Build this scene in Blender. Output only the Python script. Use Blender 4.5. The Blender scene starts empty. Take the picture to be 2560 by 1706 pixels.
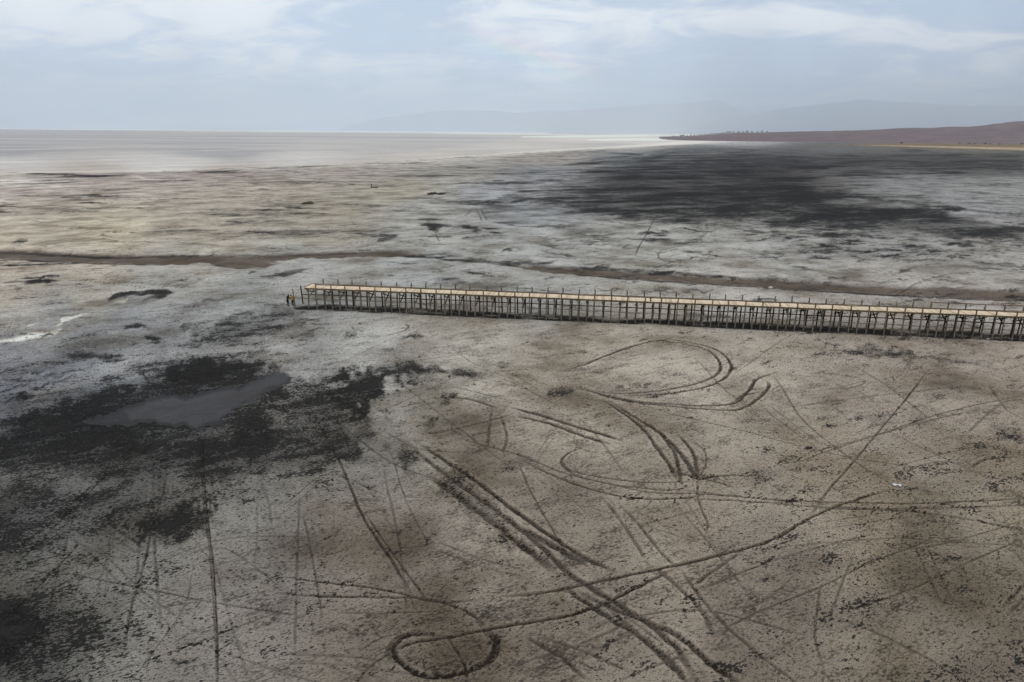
import bpy, bmesh, math, random
import numpy as np
from mathutils import Vector, Matrix

random.seed(7)
rng = np.random.default_rng(7)
scene = bpy.context.scene
C = scene.collection

# ------------------------------------------------------------------ camera
F_PX, W_PX, H_PX = 1706.0, 2560.0, 1706.0
CAM_H = 27.0
PITCH = math.atan((853 - 329) / F_PX)
ROLL = math.radians(0.49)
cam_data = bpy.data.cameras.new("camera")
cam_data.sensor_width = 36.0
cam_data.lens = 36.0 * F_PX / W_PX
cam_data.clip_start = 0.5
cam_data.clip_end = 150000.0
cam = bpy.data.objects.new("camera", cam_data)
C.objects.link(cam)
CAM_R = Matrix.Rotation(math.pi / 2 - PITCH, 3, 'X') @ Matrix.Rotation(ROLL, 3, 'Z')
cam.matrix_world = Matrix.Translation((0, 0, CAM_H)) @ CAM_R.to_4x4()
scene.camera = cam

# ------------------------------------------------------------------ sky, sun, exposure
SUN_EL, SUN_AZ = math.radians(33.8), math.radians(167)      # azimuth clockwise from +Y
sun_dir = Vector((math.sin(SUN_AZ) * math.cos(SUN_EL), math.cos(SUN_AZ) * math.cos(SUN_EL), math.sin(SUN_EL)))


class Nodes:
    """small helper for wiring node trees"""
    def __init__(self, tree):
        self.t = tree
        tree.nodes.clear()

    def n(self, typ, **kw):
        node = self.t.nodes.new(typ)
        for k, v in kw.items():
            setattr(node, k, v)
        return node

    def put(self, sock, v):
        if isinstance(v, bpy.types.NodeSocket):
            self.t.links.new(v, sock)
        elif isinstance(v, (tuple, list)) and sock.type == 'RGBA' and len(v) == 3:
            sock.default_value = (*v, 1.0)
        else:
            sock.default_value = v

    def math(self, op, a, b=0.0, c=None, clamp=False):
        m = self.n('ShaderNodeMath', operation=op, use_clamp=clamp)
        self.put(m.inputs[0], a)
        self.put(m.inputs[1], b)
        if c is not None:
            self.put(m.inputs[2], c)
        return m.outputs[0]

    def vmath(self, op, a, b=(0, 0, 0)):
        m = self.n('ShaderNodeVectorMath', operation=op)
        self.put(m.inputs[0], a)
        if op == 'SCALE':
            self.put(m.inputs['Scale'], b)
        else:
            self.put(m.inputs[1], b)
        return m.outputs['Value'] if op in ('DOT_PRODUCT', 'LENGTH') else m.outputs[0]

    def mix(self, fac, a, b, mode='MIX'):
        m = self.n('ShaderNodeMix', data_type='RGBA', blend_type=mode)
        self.put(m.inputs[0], fac)
        self.put(m.inputs[6], a)
        self.put(m.inputs[7], b)
        return m.outputs[2]

    def ramp(self, v, lo, hi, a=0.0, b=1.0, smooth=True):
        m = self.n('ShaderNodeMapRange', interpolation_type='SMOOTHSTEP' if smooth else 'LINEAR')
        self.put(m.inputs['Value'], v)
        self.put(m.inputs['From Min'], lo)
        self.put(m.inputs['From Max'], hi)
        self.put(m.inputs['To Min'], a)
        self.put(m.inputs['To Max'], b)
        return m.outputs['Result']

    def noise(self, vec, scale, detail=4.0, rough=0.55, dist=0.0, dim='3D'):
        m = self.n('ShaderNodeTexNoise', noise_dimensions=dim)
        self.put(m.inputs['Vector'], vec)
        m.inputs['Scale'].default_value = scale
        m.inputs['Detail'].default_value = detail
        m.inputs['Roughness'].default_value = rough
        m.inputs['Distortion'].default_value = dist
        return m.outputs['Fac']

    def mapping(self, vec, rot=(0, 0, 0), scale=(1, 1, 1), loc=(0, 0, 0)):
        m = self.n('ShaderNodeMapping')
        self.put(m.inputs['Vector'], vec)
        m.inputs['Rotation'].default_value = rot
        m.inputs['Scale'].default_value = scale
        m.inputs['Location'].default_value = loc
        return m.outputs[0]


world = bpy.data.worlds.new("World")
scene.world = world
world.use_nodes = True
N = Nodes(world.node_tree)
tc = N.n('ShaderNodeTexCoord').outputs['Generated']
dirn = N.vmath('NORMALIZE', tc)
sky = N.n('ShaderNodeTexSky', sky_type='NISHITA')
sky.sun_disc = False
sky.sun_elevation = SUN_EL
sky.sun_rotation = SUN_AZ
sky.air_density = 1.0
sky.dust_density = 1.5
sky.ozone_density = 1.5
blue = N.vmath('SCALE', sky.outputs[0], 0.085)
sep = N.n('ShaderNodeSeparateXYZ')
N.put(sep.inputs[0], dirn)
zc = N.math('MAXIMUM', sep.outputs[2], 0.0)
zz = N.math('ADD', zc, 0.22)
comb = N.n('ShaderNodeCombineXYZ')
N.put(comb.inputs[0], N.math('DIVIDE', sep.outputs[0], zz))
N.put(comb.inputs[1], N.math('DIVIDE', sep.outputs[1], zz))
comb.inputs[2].default_value = 3.7
layer = comb.outputs[0]
c1 = N.noise(N.mapping(layer, rot=(0, 0, 0.5), scale=(0.8, 1.1, 1), loc=(4.4, 8.1, 0)), 0.75, 6, 0.50, 0.3)
c2 = N.noise(N.mapping(layer, rot=(0, 0, 0.2), scale=(0.7, 1.0, 1), loc=(8.8, 24.3, 4)), 3.2, 6, 0.6, 0.5)
cov = N.math('ADD', N.math('MULTIPLY', c1, 0.56), N.math('MULTIPLY', c2, 0.44))
cover = N.ramp(cov, 0.36, 0.54)
lit = N.ramp(cov, 0.44, 0.58)
grey = (0.40, 0.475, 0.595)
white = (0.80, 0.82, 0.83)
cloud = N.mix(lit, grey, white)
veil = N.mix(0.75, blue, (0.455, 0.57, 0.75))
col = N.mix(N.math('MULTIPLY', cover, 0.95), veil, cloud)
shaft = N.noise(N.mapping(dirn, scale=(7, 7, 0.9), loc=(2.3, 0, 0)), 1.0, 3, 0.5)
low = N.ramp(sep.outputs[2], 0.04, 0.22, 1.0, 0.0)
col = N.vmath('SCALE', col, N.math('ADD', 1.0, N.math('MULTIPLY', low, N.ramp(shaft, 0.35, 0.65, -0.08, 0.18))))
# primary rainbow: 40.5 to 42.5 degrees round the antisolar point, seen only where rain falls
anti = -sun_dir
ca = N.vmath('DOT_PRODUCT', dirn, tuple(anti))
ang = N.math('MULTIPLY', N.math('ARCCOSINE', ca), 180 / math.pi)
rb = N.n('ShaderNodeValToRGB')
el = rb.color_ramp.elements
el[0].position = 0.0
el[0].color = (0, 0, 0, 1)
el[1].position = 1.0
el[1].color = (0, 0, 0, 1)
for p_, c_ in ((0.30, (0.02, 0.02, 0.10, 1)), (0.42, (0.0, 0.10, 0.14, 1)), (0.54, (0.05, 0.14, 0.03, 1)),
               (0.64, (0.16, 0.12, 0.0, 1)), (0.74, (0.20, 0.04, 0.01, 1)), (0.86, (0.05, 0.0, 0.0, 1))):
    e_ = el.new(p_)
    e_.color = c_
N.put(rb.inputs[0], N.ramp(ang, 39.3, 43.2, smooth=False))
side = N.math('DIVIDE', sep.outputs[0], N.math('MAXIMUM', sep.outputs[1], 0.01))
rain = N.math('MULTIPLY', N.ramp(side, -0.14, 0.02), N.ramp(side, 0.10, 0.15, 1.0, 0.0))
col = N.mix(N.math('MULTIPLY', rain, 0.75), col, rb.outputs[0], 'ADD')
bg = N.n('ShaderNodeBackground')
N.put(bg.inputs[0], col)
bg.inputs[1].default_value = 1.36
wo = N.n('ShaderNodeOutputWorld')
N.t.links.new(bg.outputs[0], wo.inputs[0])

sl = bpy.data.lights.new("sun", 'SUN')
sl.energy = 0.9
sl.angle = math.radians(14)
sl.color = (1.0, 0.95, 0.88)
sun = bpy.data.objects.new("sun", sl)
C.objects.link(sun)
sun.rotation_euler = sun_dir.to_track_quat('Z', 'Y').to_euler()
sun.location = (0, -50, 200)

scene.view_settings.view_transform = 'Standard'
scene.view_settings.look = 'None'
scene.view_settings.exposure = 0.0
scene.view_settings.gamma = 1.0
scene.view_settings.use_curve_mapping = False
scene.render.engine = 'CYCLES'
scene.cycles.use_denoising = True
scene.cycles.denoiser = 'OPENIMAGEDENOISE'
scene.cycles.denoising_input_passes = 'RGB_ALBEDO_NORMAL'
scene.cycles.denoising_prefilter = 'ACCURATE'
scene.cycles.max_bounces = 2
scene.cycles.diffuse_bounces = 0
scene.cycles.glossy_bounces = 0
scene.cycles.volume_bounces = 1

# ------------------------------------------------------------------ helpers
CR = np.array(CAM_R)
S_D = 2560.0 / 2353.0              # the notes below were taken on a 2353 px wide view


def at(x, y, z=0.0, d=True):
    """the point of the level z that lies behind a pixel of the photograph"""
    if d:
        x, y = x * S_D, y * S_D
    v = CR @ np.array([(x - 1280) / F_PX, -(y - 853) / F_PX, -1.0])
    t = (z - CAM_H) / v[2]
    return np.array([v[0] * t, v[1] * t, z])


def along(x, y, depth, d=True):
    """the point at forward distance depth behind a pixel"""
    if d:
        x, y = x * S_D, y * S_D
    v = CR @ np.array([(x - 1280) / F_PX, -(y - 853) / F_PX, -1.0])
    t = depth / v[1]
    return np.array([v[0] * t, depth, CAM_H + v[2] * t])


def to_px(X, Y, Z=0.0):
    P = np.stack([X, Y, np.broadcast_to(Z - CAM_H, X.shape)], -1) @ CR
    dep = np.where(-P[..., 2] > 1.0, -P[..., 2], np.nan)
    return (1280 + F_PX * P[..., 0] / dep) / S_D, (853 - F_PX * P[..., 1] / dep) / S_D


def lin(c):
    c = np.asarray(c, float) / 255.0
    return np.where(c <= 0.04045, c / 12.92, ((c + 0.055) / 1.055) ** 2.4)


def tag(o, label=None, cat=None, group=None, kind=None):
    if label:
        o["label"] = label
    if cat:
        o["category"] = cat
    if group:
        o["group"] = group
    if kind:
        o["kind"] = kind
    return o


def link(name, mesh, parent=None):
    o = bpy.data.objects.new(name, mesh)
    C.objects.link(o)
    if parent is not None:
        o.parent = parent
    return o


def empty(name, loc=(0, 0, 0), rz=0.0):
    o = bpy.data.objects.new(name, None)
    o.empty_display_size = 0.3
    C.objects.link(o)
    o.location = loc
    o.rotation_euler = (0, 0, rz)
    return o


def new_mat(name):
    m = bpy.data.materials.new(name)
    m.use_nodes = True
    return m, Nodes(m.node_tree)


def finish(N, color, rough=0.9, spec=0.2, normal=None):
    b = N.n('ShaderNodeBsdfPrincipled')
    N.put(b.inputs['Base Color'], color)
    N.put(b.inputs['Roughness'], rough)
    b.inputs['Specular IOR Level'].default_value = spec
    if normal is not None:
        N.put(b.inputs['Normal'], normal)
    o = N.n('ShaderNodeOutputMaterial')
    N.t.links.new(b.outputs[0], o.inputs[0])


def vnoise(x, seed, octaves=6, base=1.0, rough=0.5):
    """one-dimensional value noise"""
    r = np.random.default_rng(seed)
    out = np.zeros_like(x)
    amp, fr = 1.0, base
    for _ in range(octaves):
        tab = r.uniform(-1, 1, 512)
        q = x * fr + 37.3
        i = np.floor(q).astype(int)
        t = q - i
        t = t * t * (3 - 2 * t)
        out += amp * (tab[i % 512] * (1 - t) + tab[(i + 1) % 512] * t)
        amp *= rough
        fr *= 2.03
    return out


def noise2(x, y, seed, octaves=5, rough=0.5):
    r = np.random.default_rng(seed)
    out = np.zeros_like(x)
    amp, fr = 1.0, 1.0
    for _ in range(octaves):
        tab = r.uniform(-1, 1, (64, 64))
        qx, qy = x * fr + 11.7, y * fr + 5.1
        i, j = np.floor(qx).astype(int), np.floor(qy).astype(int)
        s, t = qx - i, qy - j
        s, t = s * s * (3 - 2 * s), t * t * (3 - 2 * t)
        a = tab[i % 64, j % 64] * (1 - s) + tab[(i + 1) % 64, j % 64] * s
        b = tab[i % 64, (j + 1) % 64] * (1 - s) + tab[(i + 1) % 64, (j + 1) % 64] * s
        out += amp * (a * (1 - t) + b * t)
        amp *= rough
        fr *= 2.0
    return out


# ------------------------------------------------------------------ ground: one sheet to the horizon
phi = np.concatenate([np.radians(np.linspace(80, 46.5, 18)), np.radians(np.linspace(46, 1.3, 700)),
                      np.radians(np.linspace(1.285, 0.0295, 92))])
rad = CAM_H / np.tan(phi)
azi = np.radians(np.concatenate([np.linspace(-180, -50, 27)[:-1], np.linspace(-46, 46, 1240), np.linspace(50, 180, 27)]))
nr, na = len(rad), len(azi)
GX = (rad[:, None] * np.sin(azi)[None, :])
GY = (rad[:, None] * np.cos(azi)[None, :])
U, V = to_px(GX, GY)
U = np.where(np.isnan(U), 1176.0, np.clip(U, -900, 3250)).astype(np.float32)
V = np.where(np.isnan(V), 1900.0, np.clip(V, 250, 2100)).astype(np.float32)
GXf, GYf = GX.astype(np.float32), GY.astype(np.float32)

# crust colours as read off the photograph here and there, blended between
K = """
0 303 168 169 173|600 306 168 169 173|1200 308 180 180 180|1600 314 186 184 183|1850 320 132 128 129|2100 322 134 122 124|2353 322 128 118 118
0 320 160 161 166|500 322 160 161 166|1000 322 168 169 173|1400 318 205 202 198|1550 325 198 198 196|1700 326 186 187 190|1900 335 112 112 112|2150 340 118 113 100|2353 342 126 116 94
0 350 152 154 159|500 350 154 156 161|900 340 170 170 172|1200 340 188 187 185|1450 338 176 176 176|1600 345 112 116 119|1800 350 104 106 108|2100 355 104 104 104|2353 352 112 111 107
0 380 188 188 189|400 375 192 192 192|700 365 190 190 190|1000 360 186 183 179|1250 360 164 160 154|1450 365 122 128 134|1700 375 84 84 86|2000 380 104 105 105|2300 385 110 110 110
0 400 178 172 166|200 408 160 150 144|500 400 168 158 152|800 390 174 167 160|1050 400 162 160 154|1250 400 138 142 146|1500 420 92 92 95|1800 420 84 82 82|2100 420 128 130 132|2300 430 136 138 138
0 440 172 164 158|300 440 168 159 151|600 430 162 155 144|900 440 152 148 134|1150 440 142 146 150|2000 470 112 114 114|2250 470 134 136 138
0 480 172 165 152|250 480 170 164 148|500 475 157 152 140|750 480 147 142 128|1000 480 148 150 148|1200 490 138 143 147|1500 540 148 150 147|1800 560 146 148 146|2050 560 138 140 139|2300 590 138 138 136
0 540 174 166 150|250 530 172 164 146|500 530 157 151 138|750 530 151 147 136|950 540 148 150 146|1200 560 148 151 150|1500 600 150 151 147
0 620 172 164 150|200 620 168 162 150|450 620 158 157 151|700 610 146 148 147|950 620 142 146 146|1250 650 146 148 146|1700 690 152 150 146|2050 640 148 146 142|2353 630 142 140 136
0 680 166 161 150|200 680 158 156 148|400 660 142 144 142|550 680 134 138 138|2300 705 158 154 150
0 730 150 149 145|150 730 136 138 138|300 740 124 128 130|450 740 130 133 134|700 760 130 132 132|1000 760 140 137 129|1500 770 146 141 130|2000 790 140 133 123|2353 800 140 130 119
0 800 118 121 125|200 790 116 120 124|400 790 120 123 127|650 790 146 148 148|850 800 152 153 151|1100 800 150 147 138|1400 830 150 144 132|1750 830 146 139 128
0 860 110 114 122|200 850 106 112 120|320 830 120 125 130|900 900 138 137 132|1200 880 148 143 132|1600 870 146 139 128|2000 880 138 130 120|2353 880 136 127 116
0 930 96 101 112|150 900 100 106 116|1000 1000 132 128 118|1300 980 138 130 118|1700 980 136 128 116|2100 980 132 124 113|2353 980 128 119 108
0 1060 112 114 114|150 1090 112 114 113|850 1050 112 110 106|1100 1080 128 122 111|1500 1080 130 122 110|1900 1080 130 121 108|2353 1080 124 115 102
0 1200 100 101 100|250 1200 104 105 104|550 1180 114 113 109|850 1180 122 117 108|1200 1200 122 114 103|1600 1190 124 115 103|2000 1200 124 115 102|2353 1200 124 115 100
0 1330 104 105 102|250 1320 108 108 105|550 1320 110 107 101|900 1320 114 108 99|1300 1320 114 107 96|1700 1330 114 107 97|2100 1330 108 101 89|2353 1320 112 105 92
0 1450 92 92 90|300 1450 106 105 100|600 1450 108 104 97|1000 1440 108 102 92|1400 1450 106 100 90|1800 1450 102 95 85|2150 1450 104 97 86|2353 1450 102 94 83
0 1560 86 86 83|400 1560 102 99 93|800 1560 102 96 87|1300 1560 102 95 85|1700 1560 96 89 79|2100 1560 96 87 74|2353 1560 98 90 80
-700 420 172 166 158|-700 700 160 156 146|-700 1100 104 106 106|-700 1600 86 86 84|3100 400 118 118 114|3100 600 138 138 136|3100 900 136 128 117|3100 1500 98 90 80|1200 2000 96 90 80|0 2000 86 86 84|2300 2000 92 85 75
"""
pts = [tuple(float(q) for q in s.split()) for s in K.replace('\n', '|').split('|') if s.strip()]
LIGHT = np.array([0.69, 0.735, 0.79])                       # what the sky and the sun give a level surface, roughly


def warp(v):
    return 470.0 * np.log(np.maximum(v - 288.0, 4.0))


kp = np.array(pts, dtype=np.float32)
kp[:, 2:] = kp[:, 2:] * 0.84 + 0.16 * kp[:, 2:].mean(1, keepdims=True)
kc = (lin(kp[:, 2:5]) / LIGHT).astype(np.float32)
Vw = warp(V).astype(np.float32)
num = np.zeros((nr, na, 3), np.float32)
den = np.zeros((nr, na), np.float32)
for i in range(len(kp)):
    d2 = ((U - kp[i, 0]) * 0.9) ** 2 + (Vw - np.float32(warp(kp[i, 1]))) ** 2 + 900.0
    w = 1.0 / (d2 * d2)
    den += w
    num += w[..., None] * kc[i]
crust = num / den[..., None]
del num, den


def sstep(a, b, x):
    t = np.clip((x - a) / (b - a), 0, 1)
    return t * t * (3 - 2 * t)


_s = np.clip((V - 285) / 300, 0.03, 2.2)
RU = (U + 16 * _s * noise2(U / 26, Vw / 16, 5, 5, 0.62)).astype(np.float32)
RV = (V + 7 * _s * noise2(U / 26, Vw / 16, 6, 5, 0.62)).astype(np.float32)
mud = np.full((nr, na), 0.12, np.float32)
trk = np.zeros((nr, na), np.float32)
berm = np.zeros((nr, na), np.float32)
brown = np.zeros((nr, na), np.float32)
salt = np.zeros((nr, na), np.float32)  # white crust, plus the sunlit strips painted along the horizon
wet = np.zeros((nr, na), np.float32)
lake = np.zeros((nr, na), np.float32)


def window(A, lo0, hi0, B, lo1, hi1):
    m = (A >= lo0) & (A <= hi0) & (B >= lo1) & (B <= hi1)
    r = np.where(m.any(1))[0]
    c = np.where(m.any(0))[0]
    if len(r) == 0 or len(c) == 0:
        return None
    return slice(r[0], r[-1] + 1), slice(c[0], c[-1] + 1)


def poly(arr, pts, feather, amt, how='max', vscale=1.0, ragged=1.0):
    """fill an outline on the ground; vscale makes the feather shallower along the line of sight"""
    P = np.array(pts, np.float32)
    f2 = feather + 25
    w = window(U, P[:, 0].min() - f2, P[:, 0].max() + f2, V, P[:, 1].min() - f2, P[:, 1].max() + f2)
    if w is None:
        return
    r_ = np.float32(ragged)
    u, v = U[w] + r_ * (RU[w] - U[w]), (V[w] + r_ * (RV[w] - V[w])) * vscale
    P = P * np.array([1, vscale], np.float32)
    inside = np.zeros(u.shape, bool)
    best = np.full(u.shape, 1e9, np.float32)
    for i in range(len(P)):
        a, b = P[i], P[(i + 1) % len(P)]
        e = b - a
        t = np.clip(((u - a[0]) * e[0] + (v - a[1]) * e[1]) / max(float(e @ e), 1e-6), 0, 1)
        best = np.minimum(best, (u - a[0] - t * e[0]) ** 2 + (v - a[1] - t * e[1]) ** 2)
        cond = (a[1] > v) != (b[1] > v)
        if abs(e[1]) > 1e-6:
            inside ^= cond & (u < a[0] + (v - a[1]) * e[0] / e[1])
    sd = np.sqrt(best) * np.where(inside, -1, 1)
    k = sstep(feather, -feather, sd) * amt
    if how == 'max':
        arr[w] = np.maximum(arr[w], k)
    elif how == 'min':
        arr[w] = np.minimum(arr[w], 1 - k)
    else:
        arr[w] = arr[w] + k


def blob(arr, x, y, rx, ry, amt, ang=0.0, how='max', edge=0.75):
    w = window(U, x - 2 * rx - ry, x + 2 * rx + ry, V, y - 2 * ry - rx, y + 2 * ry + rx)
    if w is None:
        return
    c, s = math.cos(math.radians(ang)), math.sin(math.radians(ang))
    r_ = np.float32(0.45 if rx < 90 else 0.0)
    du, dv = U[w] + r_ * (RU[w] - U[w]) - x, V[w] + r_ * (RV[w] - V[w]) - y
    q = np.sqrt(((du * c + dv * s) / rx) ** 2 + ((-du * s + dv * c) / ry) ** 2)
    k = sstep(1 + edge, 1 - edge, q) * amt
    arr[w] = np.maximum(arr[w], k) if how == 'max' else arr[w] + k


def smooth(P, n=7):
    P = np.array(P, float)
    if len(P) < 3:
        t = np.linspace(0, 1, 14)[:, None]
        return P[0] * (1 - t) + P[1] * t
    Q = np.vstack([2 * P[0] - P[1], P, 2 * P[-1] - P[-2]])
    out = []
    for i in range(1, len(Q) - 2):
        for k in range(n):
            t = k / n
            a, b, c, d = Q[i - 1], Q[i], Q[i + 1], Q[i + 2]
            out.append(0.5 * (2 * b + (c - a) * t + (2 * a - 5 * b + 4 * c - d) * t * t + (3 * b - a - 3 * c + d) * t ** 3))
    out.append(P[-1])
    return np.array(out)


def line(arr, pts, width, amt, jitter=0.12, fade=True, how='max'):
    """a rut of constant width in metres along a path on the ground"""
    P = smooth([at(x, y)[:2] for x, y in pts])
    width = width * (1.0 + 0.55 * min(1.0, max(0.0, (math.hypot(*P.mean(0)) - 45) / 40)))
    P = P + rng.normal(0, jitter, P.shape) * width
    n = len(P) - 1
    for i in range(n):
        a, b = P[i], P[i + 1]
        g = 1.0
        if fade:
            g = min(1.0, (i + 1.5) / (0.12 * n + 1), (n - i + 0.5) / (0.12 * n + 1))
        g *= rng.uniform(0.72, 1.12)
        wd = width * rng.uniform(0.85, 1.2)
        m = max(wd, 0.0012 * math.hypot(*a)) * 2.1
        w = window(GXf, min(a[0], b[0]) - m, max(a[0], b[0]) + m, GYf, min(a[1], b[1]) - m, max(a[1], b[1]) + m)
        if w is None:
            continue
        e = b - a
        x, y = GXf[w], GYf[w]
        t = np.clip(((x - a[0]) * e[0] + (y - a[1]) * e[1]) / max(float(e @ e), 1e-9), 0, 1)
        dd = np.hypot(x - a[0] - t * e[0], y - a[1] - t * e[1])
        # far off a rut is thinner than the grid: widen it and weaken it by as much
        pitch = np.maximum(wd, 0.0009 * np.hypot(x, y))
        k = sstep(1.0, 0.25, dd / pitch) * amt * g * np.minimum(1, wd / pitch * 1.6)
        arr[w] = np.maximum(arr[w], k.astype(np.float32)) if how == 'max' else arr[w] + k
        if arr is trk:
            kb = sstep(0.75, 1.15, dd / pitch) * sstep(2.0, 1.25, dd / pitch) * amt * g * np.minimum(1, wd / pitch)
            berm[w] = np.maximum(berm[w], kb.astype(np.float32))


# ---- black lake mud breaking through the crust
BIG = [(1240, 440), (1330, 402), (1420, 366), (1520, 350), (1640, 347), (1900, 356), (2353, 356), (2353, 400), (2100, 398),
       (1960, 390), (1850, 400), (1900, 432), (2000, 462), (2150, 490), (2353, 520), (2353, 556), (2200, 552), (2050, 540),
       (1900, 527), (1700, 519), (1500, 514), (1300, 503), (1235, 480)]
poly(mud, BIG, 48, 0.59, vscale=2.2)
poly(mud, [(1275, 478), (1330, 440), (1480, 436), (1640, 420), (1760, 402), (1850, 420), (1910, 452), (2010, 488), (2060, 515),
           (1950, 522), (1700, 512), (1500, 508), (1330, 498)], 46, 0.84, vscale=2.0)
poly(mud, [(1340, 425), (1420, 378), (1510, 350), (1560, 350), (1500, 385), (1470, 420), (1400, 440)], 16, 0.66, vscale=2.0)
poly(mud, [(1690, 378), (1800, 370), (1960, 376), (1900, 392), (1780, 402), (1690, 398)], 14, 0.68, vscale=2.0)
poly(mud, [(1800, 368), (2353, 366), (2353, 388), (2050, 378), (1850, 376)], 8, 0.62, vscale=2)
poly(mud, [(1900, 355), (2353, 352), (2353, 362), (2000, 362)], 6, 0.5, vscale=2)
poly(mud, [(1990, 468), (2150, 488), (2353, 520), (2353, 556), (2150, 540), (2000, 512)], 10, 0.66, vscale=2)
poly(mud, [(1880, 440), (2000, 452), (2150, 470), (2353, 492), (2353, 498), (2140, 478), (2000, 464)], 7, 0.6, vscale=2)
blob(mud, 1975, 398, 70, 8, 0.66)
blob(mud, 2200, 376, 110, 5, 0.66)
for _ in range(150):                # horizontal tongues of mud on the right-hand flat
    x, y = rng.uniform(1250, 2450), 340 + 260 * rng.uniform(0, 1) ** 0.8
    blob(mud, x, y, rng.uniform(18, 85), rng.uniform(1.2, 4.2), rng.uniform(0.3, 0.62), rng.normal(2, 3))
for _ in range(70):                 # and along the foot of the salt, bluish and thin
    t = rng.uniform(0, 1)
    x, y = 1180 + 300 * t + rng.normal(0, 70), 470 - 110 * t + rng.normal(0, 18)
    blob(mud, x, y, rng.uniform(15, 60), rng.uniform(1.2, 3.5), rng.uniform(0.35, 0.62), -4)
for _ in range(110):                # thin shore lines of the drying lake, left
    x, y = rng.uniform(-100, 1250), 392 + 200 * rng.uniform(0, 1)
    blob(mud, x, y, rng.uniform(12, 70), rng.uniform(0.8, 2.0), rng.uniform(0.3, 0.6), rng.normal(2, 2))
for x, y, rx, ry, a, an in ((995, 517, 34, 4, .85, 2), (1000, 524, 15, 8, .75, 0), (1072, 522, 22, 4, .85, 6), (1150, 475, 55, 6, .8, 4),
                            (1200, 480, 40, 5, .7, 5), (1005, 445, 22, 2.5, .8, -3), (1170, 512, 40, 4, .6, 0), (990, 505, 35, 2, .6, 0),
                            (885, 549, 26, 5, .55, -8), (870, 556, 40, 4, .45, -14), (940, 560, 30, 2, .5, 5), (1100, 575, 40, 4, .4, 0),
                            (45, 556, 20, 3, .75, -3), (40, 561, 14, 2, .6, 0), (110, 565, 40, 2, .5, -6),
                            (90, 637, 34, 3.5, .72, -4), (92, 648, 32, 4, .85, -4), (660, 628, 50, 6, .62, -12), (1030, 645, 40, 8, .55, 5),
                            (1130, 657, 60, 9, .55, 5), (1010, 652, 30, 4, .55, 0), (640, 632, 40, 5, .5, -10),
                            (312, 752, 24, 4.5, .85, -6), (350, 777, 22, 6, .85, 8), (365, 789, 14, 3, .8, -8), (205, 818, 80, 8, .72, 3),
                            (255, 818, 30, 4, .8, 0), (50, 908, 34, 4, .7, -6), (60, 914, 30, 4, .72, -5), (20, 922, 40, 5, .6, -6),
                            (500, 690, 46, 5, .5, -14), (440, 650, 40, 5, .4, -12), (450, 700, 60, 5, .42, -12), (110, 770, 16, 5, .7, -10),
                            (995, 968, 24, 10, .72, -38), (1022, 920, 26, 9, .75, -36), (1280, 905, 34, 11, .62, -18), (1385, 848, 24, 9, .5, -25),
                            (935, 1062, 34, 26, .85, 60), (1160, 838, 22, 6, .55, -14), (940, 770, 24, 7, .62, -20), (960, 768, 14, 4, .6, 0),
                            (1185, 1068, 40, 16, .5, -20), (1500, 888, 30, 9, .5, -35), (1420, 895, 50, 10, .48, 0), (1060, 858, 40, 12, .95, 6), (1000, 850, 60, 10, .7, 4), (1500, 905, 60, 10, .5, 0), (1200, 905, 60, 14, .35, 0),
                            (1620, 1100, 34, 10, .42, 10), (2040, 820, 60, 6, .48, 3), (620, 1020, 40, 30, .5, 0), (800, 770, 30, 6, .5, -30),
                            (2290, 608, 60, 6, .55, 4), (2010, 960, 40, 18, .36, 0), (2180, 890, 60, 18, .3, 0), (2320, 995, 50, 18, .42, 20),
                            (1750, 1095, 60, 20, .36, 0), (1880, 1290, 80, 40, .36, 0), (1980, 1410, 130, 50, .36, 0), (2250, 1540, 130, 40, .36, 0),
                            (1600, 730, 70, 8, .45, 0), (1620, 745, 50, 6, .4, 0), (1850, 730, 50, 5, .35, 0), (170, 1330, 70, 12, .42, -15),
                            (640, 1320, 26, 22, .46, -50), (650, 1380, 14, 20, .4, 20), (700, 1250, 80, 30, .3, 0), (520, 1450, 60, 16, .34, -20)):
    blob(mud, x, y, rx, ry, a, an)
poly(mud, [(245, 686), (272, 674), (330, 666), (385, 664), (400, 671), (372, 684), (328, 694), (352, 680), (300, 680), (252, 693)], 5, 0.95, ragged=0.25)
poly(mud, [(380, 800), (430, 770), (500, 738), (580, 713), (660, 703), (700, 716), (640, 747), (540, 768), (460, 792)], 26, 0.70)
blob(mud, 600, 735, 70, 12, 0.6, -12)
blob(mud, 640, 722, 50, 9, 0.66, -10)
LEFT = [(-200, 1010), (0, 970), (120, 938), (230, 900), (330, 866), (345, 836), (430, 812), (560, 806), (622, 828), (662, 855), (672, 900), (660, 945),
        (705, 968), (760, 980), (832, 985), (846, 1030), (780, 1085), (660, 1105), (520, 1115), (400, 1135), (260, 1125), (120, 1105), (0, 1090), (-200, 1090)]
poly(mud, LEFT, 60, 0.80)
poly(mud, [(150, 985), (350, 985), (500, 978), (600, 925), (652, 890), (665, 950), (700, 1010), (640, 1075), (480, 1095), (300, 1080), (180, 1030)], 60, 0.98)
poly(mud, [(355, 850), (440, 816), (560, 810), (645, 845), (655, 880), (600, 866), (520, 895), (430, 906), (345, 884)], 30, 1.0)
poly(mud, [(-60, 985), (60, 950), (200, 915), (330, 880), (345, 905), (240, 945), (140, 985)], 24, 0.85)
poly(mud, [(728, 882), (800, 856), (900, 836), (965, 840), (1005, 866), (950, 876), (890, 872), (872, 920), (850, 960), (842, 995), (790, 962), (756, 920)], 24, 1.0)
poly(mud, [(680, 955), (830, 985), (852, 1030), (805, 1072), (735, 1092), (698, 1060), (688, 1000)], 30, 0.88)
poly(mud, [(720, 1080), (800, 1055), (830, 1075), (760, 1100)], 12, 0.62)
poly(mud, [(265, 1185), (330, 1160), (470, 1150), (505, 1176), (482, 1222), (400, 1238), (310, 1244)], 26, 0.85)
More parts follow.
